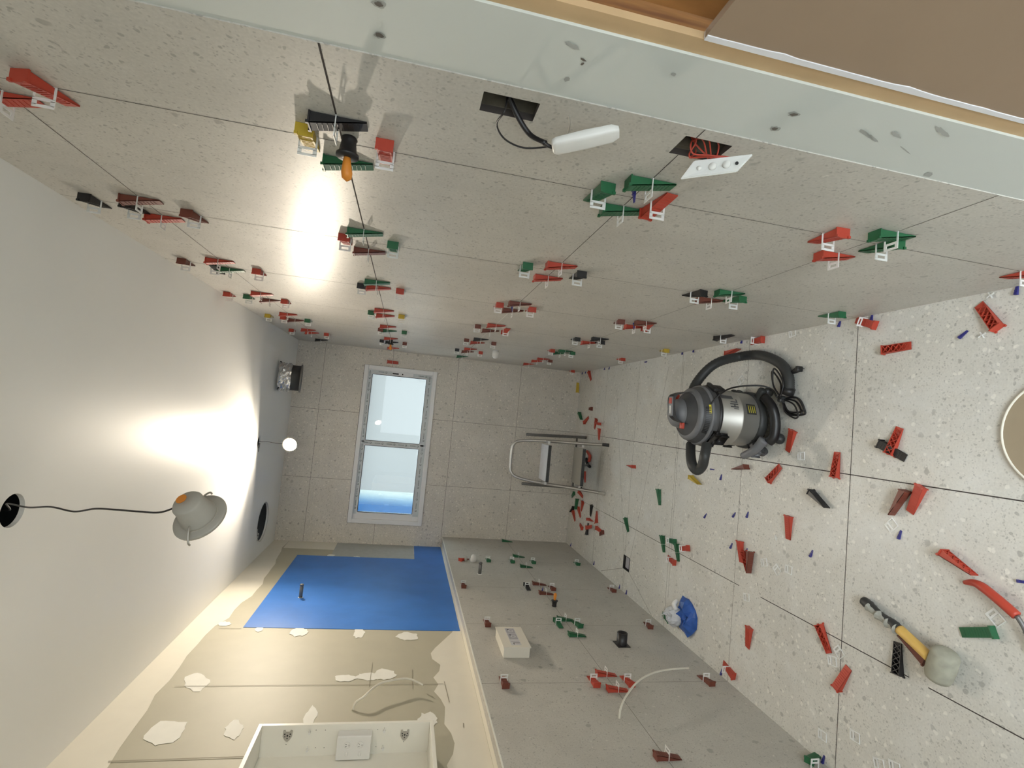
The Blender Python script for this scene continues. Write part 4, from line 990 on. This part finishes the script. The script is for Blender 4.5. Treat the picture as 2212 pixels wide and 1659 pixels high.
# ---------------------------------------------------------------- mallet
t = empty('rubber_mallet', hit(2035, 1440, 2, 0)); tag(t, 'rubber mallet with yellow handle and dirty white head, lying on floor', 'mallet'); o0 = Vector(t.location)
H0, H1, H2 = hit(2008, 1420, 2, .05), hit(1944, 1360, 2, .038), hit(1866, 1298, 2, .016)
bm = bmesh.new(); tube(bm, [H0 - o0, (H0 + H1) / 2 - o0, H1 - o0], .0155, 14, 6); obj('handle', bm, 'handle_wood', t, True)
bm = bmesh.new(); rnd = random.Random(2); tube(bm, [H1 - o0, H1 * .7 + H2 * .3 - o0, H1 * .35 + H2 * .65 - o0, H2 - o0], lambda s: .0125 + .003 * math.sin(s * 9) + (.001 if s > .8 else 0), 12, 7, 0, .04); g = obj('grip', bm, 'rubber', t, True)
bm = bmesh.new(); gc = (H1 + H2) / 2 - o0; gd = (H2 - H1).normalized()
tube(bm, [H1 + gd * .004 - o0 + Vector((-.004, .0, .004)), H1 * .6 + H2 * .4 - o0 + Vector((-.006, -.001, .005)), H1 * .15 + H2 * .85 - o0 + Vector((-.003, 0, .005))], lambda s: .0125 + .003 * math.sin(s * 23), 10, 7, 0, .12); obj('mortar_crust', bm, 'mortar', g)
hd = (H0 - H1).normalized(); ha = Vector((hd.y, -hd.x, 0)).normalized(); 
hc = H0 + hd * .028; hc.z = .0375
hax = (Vector((-ha.x, -ha.y, 0)) + Vector((0, 0, .12))).normalized()
bm = bmesh.new(); lathe(bm, [(.024, -.050), (.031, -.047), (.0345, -.036), (.036, 0), (.0345, .036), (.030, .044), (.022, .047)], hc - o0, hax, 28); obj('mallet_head', bm, 'malletw', t, True)

# orange handled scraper cut by the edge
t = empty('hand_scraper', hit(2195, 1325, 2, 0)); tag(t, 'orange red handled tool with dark metal shank, cut by right edge of photo', 'hand tool'); o0 = Vector(t.location)
pts = [hit(2084, 1258, 2, .012) - o0, hit(2112, 1262, 2, .022) - o0, hit(2150, 1290, 2, .026) - o0, hit(2196, 1330, 2, .024) - o0]
bm = bmesh.new(); tube(bm, pts, lambda s: .006 + .0065 * min(1, s * 2.4), 10, 7); obj('handle', bm, 'red', t, True)
bm = bmesh.new(); tube(bm, [pts[-1], hit(2215, 1362, 2, .018) - o0, hit(2235, 1420, 2, .006) - o0], .006, 8, 5); obj('shank', bm, 'galv', t, True)

# ---------------------------------------------------------------- blue bag with clear plastic
def crumple(name, pts, h, mat, parent, seed, lift=0.0, sub=3, jag=.3):
    rnd = random.Random(seed); C = sum(pts, Vector()) / len(pts); bm = bmesh.new(); rings = []
    for s_, z_ in ((1.0, 0.001), (.98, .3), (.8, .75), (.5, 1.0), (.2, .85)):
        rings.append([C + (p - C) * s_ * (1 + rnd.uniform(-.08, .08)) + Vector((0, 0, lift + h * z_ * (1 + rnd.uniform(-jag, jag)))) for p in pts])
    loft(bm, rings); return obj(name, bm, mat, parent)


t = empty('blue_bag', hit(1490, 1335, 2, 0)); tag(t, 'crumpled blue and clear plastic packet on floor by the low wall', 'packaging'); o0 = Vector(t.location)
bp_ = [hit(x, y, 2, 0) - o0 for x, y in ((1477, 1288), (1488, 1293), (1496, 1302), (1502, 1320), (1506, 1335), (1505, 1360), (1498, 1370), (1490, 1376), (1480, 1366), (1470, 1355), (1468, 1320), (1470, 1300))]
crumple('blue_film', bp_, .035, 'blueplastic', t, 4, jag=.5)
cp_ = [hit(x, y, 2, .01) - o0 for x, y in ((1451, 1312), (1460, 1308), (1472, 1312), (1478, 1325), (1477, 1345), (1470, 1352), (1460, 1354), (1452, 1345), (1448, 1330), (1447, 1320))]
crumple('clear_cup', cp_, .055, 'clearplastic', t, 6, jag=.25)
c = hit(1456, 1305, 2, .05) - o0; bm = bmesh.new(); tube(bm, [c + Vector((.02, .0, -.02)), c + Vector((0, 0, 0)), c + Vector((-.025, -.01, -.01))], lambda s: .014 - .006 * abs(s - .5), 10, 4); obj('cup_strap', bm, 'white_plastic', t, True)

# ---------------------------------------------------------------- step ladder
t = empty('step_ladder', (-.85, 4.15, 0)); tag(t, 'folding aluminium two step ladder against the end wall', 'step ladder'); o0 = Vector(t.location)
zt = hit(1103, 1000, 1, 4.36).z
bm = bmesh.new(); r = .011
xr, xl_ = -.665, -1.035
path = [(xr + .015, 3.925, .006), (xr + .005, 4.04, .18), (xr - .01, 4.24, .50), (xr - .03, 4.33, zt - .06), (xr - .06, 4.355, zt - .015), (xr - .11, 4.36, zt), (xl_ + .11, 4.36, zt), (xl_ + .06, 4.355, zt - .015), (xl_ + .03, 4.33, zt - .06), (xl_ + .01, 4.24, .50), (xl_, 4.04, .18), (xl_ - .005, 3.925, .006)]
tube(bm, [Vector(p) - o0 for p in path], .0125, 12, 6); obj('front_frame', bm, 'alu', t, True)
for xs, xe in ((xr + .03, xr + .045), (xl_ - .02, xl_ - .045)):
    bm = bmesh.new(); tube(bm, [Vector((xs, 4.30, .60)) - o0, Vector(((xs + xe) / 2, 4.38, .3)) - o0, Vector((xe, 4.45, .008)) - o0], .0125, 10, 4); obj('leg', bm, 'galv', t, True)
bm = bmesh.new(); tube(bm, [Vector((xr + .04, 4.43, .10)) - o0, Vector((xl_ - .04, 4.43, .10)) - o0], .009, 10, 2); obj('rear_brace', bm, 'galv', t, True)
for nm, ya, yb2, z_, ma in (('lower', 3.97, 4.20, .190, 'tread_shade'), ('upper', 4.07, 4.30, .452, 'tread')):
    bm = bmesh.new(); bbox(bm, Vector(((xr + xl_) / 2, (ya + yb2) / 2, z_)) - o0, (.30, yb2 - ya, .016), bevel=.004); s = obj('step', bm, ma, t)
    bm = bmesh.new(); bbox(bm, Vector(((xr + xl_) / 2, ya - .004, z_ - .003)) - o0, (.30, .010, .024)); 
    for k in range(13): bbox(bm, Vector((xr - .045 - k * .023, ya - .010, z_ - .004)) - o0, (.008, .004, .018))
    obj('rubber_nosing', bm, 'rubber', s)
    for xx in (xr - .015, xl_ + .015):
        bm = bmesh.new(); bbox(bm, Vector((xx, (ya + yb2) / 2, z_ - .012)) - o0, (.022, .10, .02)); obj('step_bracket', bm, 'alu', s)
for xx in (xr + .015, xl_ - .005):
    bm = bmesh.new(); tube(bm, [Vector((xx, 3.915, .001)) - o0, Vector((xx - .0, 3.945, .045)) - o0], .0135, 10, 2); obj('rubber_foot', bm, 'tread_shade' if xx < -1 else 'rubber', t, True)
# trowel or pliers on the floor behind the ladder
t = empty('pliers', hit(1270, 985, 2, 0)); tag(t, 'red and black handled clip pliers on the floor under the ladder', 'pliers'); o0 = Vector(t.location)
for k, (cm, pts) in enumerate((('red', ((1268, 975), (1274, 985), (1272, 997))), ('black', ((1266, 990), (1269, 1004), (1274, 1008))))):
    bm = bmesh.new(); tube(bm, [hit(x, y, 2, .015) - o0 for x, y in pts], .013, 10, 5); obj('handle', bm, cm, t, True)
bm = bmesh.new(); tube(bm, [hit(x, y, 2, .02) - o0 for x, y in ((1270, 1003), (1262, 1006), (1254, 1009))], .009, 8, 4); obj('jaw', bm, 'galv', t, True)

# ---------------------------------------------------------------- vacuum cleaner
VX, VYc = -.405, 2.16
vac = empty('shop_vacuum', (VX, VYc, 0)); tag(vac, 'steel drum wet and dry vacuum with dark grey head and coiled hose', 'vacuum cleaner')
def vp(name, bm, mat, parent=vac, smooth=True): return obj(name, bm, mat, parent, smooth)
bm = bmesh.new(); lathe(bm, [(.112, .030), (.132, .034), (.135, .045), (.133, .066), (.127, .072), (.12, .072)], (0, 0, 0), n=40); base = vp('base', bm, 'rubber')
bm = bmesh.new(); lathe(bm, [(.122, .066), (.124, .072), (.124, .150), (.1275, .153), (.1275, .159), (.124, .162), (.124, .272), (.122, .275)], (0, 0, 0), n=48); drum = vp('drum', bm, 'steel')
bm = bmesh.new()
fdir = Vector((CP.x - VX, CP.y - VYc, 0)).normalized(); a0 = math.atan2(fdir.y, fdir.x)
def ond(a, z, r=.1245): return Vector((r * math.cos(a0 + a), r * math.sin(a0 + a), z))
def patch(bm, a1, a2, z1, z2, mi=0, r=.1252, n=5):
    for i in range(n):
        p, q = a1 + (a2 - a1) * i / n, a1 + (a2 - a1) * (i + 1) / n
        bquad(bm, [ond(p, z1, r), ond(q, z1, r), ond(q, z2, r), ond(p, z2, r)], mi)
patch(bm, .22, .62, .088, .135, 0)
for k in range(4): patch(bm, .28, .56, .094 + k * .010, .0965 + k * .010, 1, .1256)
obj('spec_label', bm, ['slot', 'label_yellow'], drum)
bm = bmesh.new()
for (a1, a2, z1, z2) in ((.42, .47, .175, .215), (.53, .58, .175, .215), (.47, .53, .19, .197), (.62, .67, .175, .21), (.67, .78, .175, .181), (.78, .95, .19, .25), (.36, .39, .175, .20)): patch(bm, a1, a2, z1, z2, 0, .1252, 2)
obj('logo', bm, ['headgrey'], drum)
bm = bmesh.new(); lathe(bm, [(.128, .262), (.138, .266), (.139, .290), (.136, .306), (.131, .312), (.128, .330), (.120, .344), (.108, .356), (.090, .368), (.070, .380), (.062, .392), (.03, .400), (.001, .401)], (0, 0, 0), n=48); head = vp('motor_head', bm, 'headgrey')
bm = bmesh.new(); lathe(bm, [(.1385, .264), (.1425, .268), (.1425, .276), (.1385, .280)], (0, 0, 0), n=48, cap=False); obj('seal_ring', bm, 'black', head, True)
bm = bmesh.new(); lathe(bm, [(.1365, .304), (.139, .308), (.137, .315), (.131, .317)], (0, 0, 0), n=48, cap=False); obj('rim_band', bm, 'headlight', head, True)
bm = bmesh.new(); lathe(bm, [(.118, .345), (.121, .350), (.108, .362), (.100, .364)], (0, 0, 0), n=48, cap=False); obj('rim_band', bm, 'headlight', head, True)
bm = bmesh.new()
for k in range(16):
    a = a0 - .62 + k * .062
    bbox(bm, (.126 * math.cos(a), .126 * math.sin(a), .330), (.010, .0038, .022), rot=Matrix.Rotation(a, 3, 'Z') @ Matrix.Rotation(-.35, 3, 'Y'))
obj('vents', bm, 'black', head)
bm = bmesh.new(); lathe(bm, [(.064, .372), (.068, .395), (.062, .416), (.048, .428), (.02, .434), (.001, .435)], (0, .01, 0), n=36); obj('motor_cap', bm, 'headlight', head, True)
side = Vector((-fdir.y, fdir.x, 0))
hp = [(-.075, .0, .372), (-.068, .0, .42), (-.04, .0, .452), (.035, .0, .462), (.06, .0, .43), (.072, .0, .375)]
def loc(u, v, z): return side * u + fdir * v + Vector((0, 0, z))
bm = bmesh.new(); C_ = spline([loc(u + .03, .035, z) for u, v, z in hp], 5)
loft(bm, [[c + fdir * (.019 * cx) + Vector((0, 0, .0085 * cz)) for cx, cz in ((-1, -1), (1, -1), (1, 1), (-1, 1))] for c in C_]); hdl = obj('carry_handle', bm, 'black', head)
RZ = Matrix.Rotation(math.atan2(side.y, side.x), 3, 'Z')
bm = bmesh.new(); bbox(bm, loc(.028, .048, .470), (.085, .030, .004), rot=RZ @ Matrix.Rotation(-.08, 3, 'Y')); pl_ = obj('handle_badge', bm, 'headlight', hdl)
bm = bmesh.new(); bbox(bm, loc(.052, .048, .4745), (.026, .022, .003), rot=RZ); obj('red_badge', bm, 'red', pl_)
bm = bmesh.new(); bbox(bm, loc(.012, .048, .472), (.036, .006, .003), rot=RZ @ Matrix.Rotation(-.08, 3, 'Y')); obj('badge_lettering', bm, 'white_plastic', pl_)
bm = bmesh.new(); bbox(bm, loc(-.055, .045, .405), (.028, .022, .016), rot=RZ, bevel=.004); obj('power_switch', bm, 'red', head, True)
bm = bmesh.new()
for i in range(5):
    p, q_ = .10 + i * .06, .10 + (i + 1) * .06
    bquad(bm, [ond(p, .318, .1318), ond(q_, .318, .1318), ond(q_, .328, .1302), ond(p, .328, .1302)])
obj('warning_label', bm, 'label_yellow', head)
for a in (-.75, 1.15, 3.6):
    bm = bmesh.new(); R_ = Matrix.Rotation(a0 + a, 3, 'Z')
    bbox(bm, R_ @ Vector((.142, 0, .255)), (.016, .050, .058), rot=R_, bevel=.006); bbox(bm, R_ @ Vector((.146, 0, .282)), (.018, .075, .02), rot=R_, bevel=.005); obj('latch', bm, 'black', vac, True)
for a in (-.95, .95, 2.3, 3.9):
    R_ = Matrix.Rotation(a0 + a, 3, 'Z'); w0 = R_ @ Vector((.165, 0, .0225))
    bm = bmesh.new(); cyl(bm, w0 + R_ @ Vector((0, -.011, 0)), w0 + R_ @ Vector((0, .011, 0)), .0215, n=20); obj('caster_wheel', bm, 'headgrey', vac, True)
    bm = bmesh.new(); bbox(bm, R_ @ Vector((.150, 0, .053)), (.065, .036, .03), rot=R_, bevel=.009); obj('caster_housing', bm, 'headlight' if a in (-.95,) else 'rubber', vac, True)
# accessory nozzles clipped round the base
def V_(x, y, Y): return hit(x, y, 1, Y) - Vector((VX, VYc, 0))
bm = bmesh.new(); tube(bm, [V_(1652, 858, 2.03), V_(1668, 880, 1.985), V_(1675, 910, 1.975), V_(1672, 942, 1.98), V_(1660, 955, 2.0)], .021, 14, 7); vp('curved_nozzle', bm, 'black')
for k, c_ in enumerate((V_(1684, 948, 1.985),)):
    bm = bmesh.new(); cyl(bm, c_, c_ + Vector((-.0, -.02, .02)), .024, .022, 18); vp('nozzle_end', bm, 'rubber')
bm = bmesh.new(); tube(bm, [V_(1650, 950, 2.0), V_(1630, 972, 2.05), V_(1605, 985, 2.12)], lambda s: .022 - .006 * s, 12, 6); vp('crevice_nozzle', bm, 'headlight')
# hose
hf = lambda x, y, z: hit(x, y, 2, z)
hz_ = [hit(1492, 905, 1, 2.32), hit(1490, 868, 1, 2.26), hit(1506, 825, 1, 2.28), hit(1545, 786, 1, 2.26), hit(1600, 770, 2, .03), hit(1645, 768, 2, .028), hit(1685, 785, 2, .027), hit(1702, 812, 2, .027), hit(1704, 842, 2, .03)]
bm = bmesh.new(); tube(bm, [p - Vector((VX, VYc, 0)) for p in hz_], .0225, 16, 16, 0, .035); vp('hose', bm, 'rubber')
hz2 = [hit(1492, 960, 1, 2.20), hit(1492, 985, 1, 2.14), hit(1496, 1006, 1, 2.10), hit(1506, 1016, 1, 2.08), hit(1517, 1006, 1, 2.06), hit(1522, 985, 1, 2.04), hit(1527, 960, 1, 2.06)]
bm = bmesh.new(); tube(bm, [p - Vector((VX, VYc, 0)) for p in hz2], .0215, 16, 14, 0, .035); vp('hose', bm, 'rubber')
bm = bmesh.new(); c_ = hit(1705, 838, 2, .03) - Vector((VX, VYc, 0)); e_ = hit(1700, 852, 2, .03) - Vector((VX, VYc, 0)); cyl(bm, c_, e_, .026, n=18); vp('hose_cuff', bm, 'black')
# cord: from head, bundled on the right, loops on the floor, plug
cd = [hit(1536, 872, 1, 2.03), hit(1560, 848, 1, 2.02), hit(1590, 836, 1, 2.06), hit(1640, 833, 1, 2.03), hit(1668, 842, 1, 2.0), hit(1678, 858, 2, .07)]
bm = bmesh.new(); tube(bm, [p - Vector((VX, VYc, 0)) for p in cd], .0038, 8, 8); vp('power_cord', bm, 'black')
bm = bmesh.new(); hub = (1690, 862)
for k, (ex, ey, wy) in enumerate(((1728, 893, 14), (1733, 885, 17), (1720, 900, 12), (1736, 892, 20))):
    mx, my = (hub[0] + ex) / 2, (hub[1] + ey) / 2; dx, dy = ex - hub[0], ey - hub[1]; L_ = math.hypot(dx, dy); nx, ny = -dy / L_, dx / L_
    ps = [(hub[0], hub[1]), (mx + nx * wy, my + ny * wy), (ex + nx * 5, ey + ny * 5), (ex - nx * 5, ey - ny * 5), (mx - nx * wy, my - ny * wy), (hub[0], hub[1])]
    tube(bm, [hit(x, y, 2, .006 + .008 * (k % 3)) - Vector((VX, VYc, 0)) for x, y in ps], .0036, 8, 8)
for k, (ex, ey, wy) in enumerate(((1668, 802, 8), (1672, 796, 11))):
    mx, my = (hub[0] + ex) / 2, (hub[1] + ey) / 2; dx, dy = ex - hub[0], ey - hub[1]; L_ = math.hypot(dx, dy); nx, ny = -dy / L_, dx / L_
    ps = [(hub[0] - 6, hub[1]), (mx + nx * wy, my + ny * wy), (ex, ey), (mx - nx * wy, my - ny * wy), (hub[0], hub[1])]
    tube(bm, [hit(x, y, 2, .05 + .008 * k) - Vector((VX, VYc, 0)) for x, y in ps], .0036, 8, 8)
tube(bm, [hit(x, y, 2, .02) - Vector((VX, VYc, 0)) for x, y in ((1690, 850), (1700, 830), (1708, 808), (1722, 800))], .0036, 8, 6)
vp('cord_coil', bm, 'black')
bm = bmesh.new(); c_ = hit(1688, 862, 2, .03) - Vector((VX, VYc, 0)); bbox(bm, c_, (.03, .02, .03), bevel=.006); vp('cord_tie', bm, 'rubber')
bm = bmesh.new(); a_ = hit(1708, 806, 2, .016) - Vector((VX, VYc, 0)); b_ = hit(1726, 797, 2, .018) - Vector((VX, VYc, 0)); cyl(bm, a_, b_, .008, .014, 14); bbox(bm, b_, (.024, .016, .028), bevel=.004)
for s_ in (-1, 1): bbox(bm, b_ + Vector((.0, -.014, s_ * .006)), (.0018, .016, .006))
vp('plug', bm, 'black')

# ---------------------------------------------------------------- things on the ceiling
def downlight(name, c, n, R, lens, label, body_len=.055, dot=False):
    t = empty(name, c); n = Vector(n).normalized(); tag(t, label, 'downlight', 'round downlights hanging from the ceiling')
    bm = bmesh.new(); lathe(bm, [(R * .5, -.004), (R * .97, -.006), (R, -.002), (R * .98, .003), (R * .86, .004), (R * .84, .000)], (0, 0, 0), n, 40, cap=False); obj('flange', bm, 'lampbody', t, True)
    bm = bmesh.new(); lathe(bm, [(R * .66, -.003), (R * .68, -.012), (R * .62, -.018), (R * .60, -.030), (R * .56, -.034), (R * .55, -body_len), (R * .48, -body_len - .006), (.001, -body_len - .007)], (0, 0, 0), n, 32); bd = obj('heat_sink', bm, 'lampbody', t, True)
    if dot:
        a, b2, d = frame_to(n); bm = bmesh.new(); lathe(bm, [(.011, 0), (.011, .001)], -n * (body_len + .0065) + Vector((.006, -.004, .008)), -n, 14); obj('orange_sticker', bm, 'orange', bd)
    bm = bmesh.new(); lathe(bm, [(R * .85, .0015), (R * .80, .0035), (.001, .004)], (0, 0, 0), n, 32, cap=False); obj('lens', bm, lens, t, True)
    a, b2, d = frame_to(n)
    for s_ in (-1, 1):
        bm = bmesh.new(); tube(bm, [a * (s_ * R * .60) - n * .02, a * (s_ * R * .85) - n * .016, a * (s_ * (R + .008)) - n * .004, a * (s_ * (R + .009)) + n * .004], .0022, 8, 4); obj('spring_clip', bm, 'steel', t, True)
    return t


D1 = downlight('downlight', (-.842, 3.905, 2.415), (-.21, -.978, 0.0), .052, 'lens', 'lit round downlight hanging on a short cord, glowing white')
al = bpy.data.lights.new('downlight_beam', 'AREA'); al.shape = 'DISK'; al.size = .084; al.energy = 5.6; al.color = LAMP_COL; al.spread = math.radians(135)
alo = bpy.data.objects.new('downlight_beam', al); COL.objects.link(alo); alo.parent = D1; _d = Vector((-.21, -.978, 0)).normalized()
alo.location = _d * .006; alo.rotation_euler = _d.to_track_quat('-Z', 'Y').to_euler()
bm = bmesh.new(); tube(bm, [Vector((0, .03, .22)), Vector((.004, .032, .15)), Vector((-.002, .032, .09)), Vector((0, .045, .03))], .0018, 8, 8); obj('cord', bm, 'black', D1, True)
bm = bmesh.new(); extrude_poly(bm, [(-.005, .03, .205), (-.07, .032, .208), (-.075, .034, .214), (-.01, .03, .214)], (0, -1, 0), .004); obj('mounting_tab', bm, 'galv', D1)
c2 = hit(433, 1118, 1, 1.27)
D2 = downlight('downlight', c2, (-.66, .66, -.30), .057, 'lens_second', 'grey backed round downlight dangling on a long wavy black cord', dot=True)
bm = bmesh.new(); n2 = Vector((-.66, .66, -.30)).normalized(); st = -n2 * .06
pts = [st]
for i, (x, y, Y) in enumerate([(350, 1106, 1.25), (300, 1105, 1.28), (250, 1101, 1.31), (205, 1099, 1.34), (160, 1105, 1.38), (110, 1095, 1.42), (60, 1096, 1.48), (15, 1088, 1.55)]): pts.append(hit(x, y, 1, Y) - c2)
pts.append(Vector((-.87, 1.62, ZC + .01)) - c2); pts.append(Vector((-.86, 1.63, ZC + .1)) - c2)
tube(bm, pts, .0021, 8, 8); obj('cord', bm, 'black', D2, True)

t = empty('exhaust_duct', (-.355, 4.20, ZC - .012)); t.rotation_euler = (0.17, 0, 0.0); tag(t, 'foil duct with black collar hanging from the ceiling near the corner', 'duct')
bm = bmesh.new(); rnd = random.Random(8); rings = []
for k in range(9):
    z_ = .0 - k * .011; rings.append([Vector(((.108 + rnd.uniform(-.009, .009)) * math.cos(2 * math.pi * i / 36), (.108 + rnd.uniform(-.009, .009)) * math.sin(2 * math.pi * i / 36), z_ + rnd.uniform(-.003, .003))) for i in range(36)])
loft(bm, rings, cap=False); obj('foil_sleeve', bm, 'foil', t)
bm = bmesh.new(); lathe(bm, [(.098, -.085), (.098, -.155), (.092, -.155)], (0, 0, 0), n=40, cap=False); obj('collar', bm, 'rubber', t, True)
bm = bmesh.new(); lathe(bm, [(.092, -.150), (.108, -.152), (.110, -.160), (.10, -.165), (.092, -.164)], (0, 0, 0), n=40, cap=False); obj('ring', bm, 'galv', t, True)
bm = bmesh.new()
for x_ in (-.1, .11): bbox(bm, (x_, -.04, -.005), (.008, .05, .012))
obj('ceiling_bracket', bm, 'black', t)
# rim of the open vent cut-out
bm = bmesh.new(); lathe(bm, [(.146, .0), (.150, -.0012), (.146, -.0015)], (-1.485, 4.31, ZC), n=48, cap=False)
rnd = random.Random(9)
for k in range(5): bbox(bm, (-1.60 + .02 * k, 4.205 + .008 * k * (1 if k < 3 else -1), ZC + .006), (.016, .01, .02))
o = obj('trim_vent_cutout', bm, 'smudge'); tag(o, kind='structure')
bpy.context.view_layer.update()
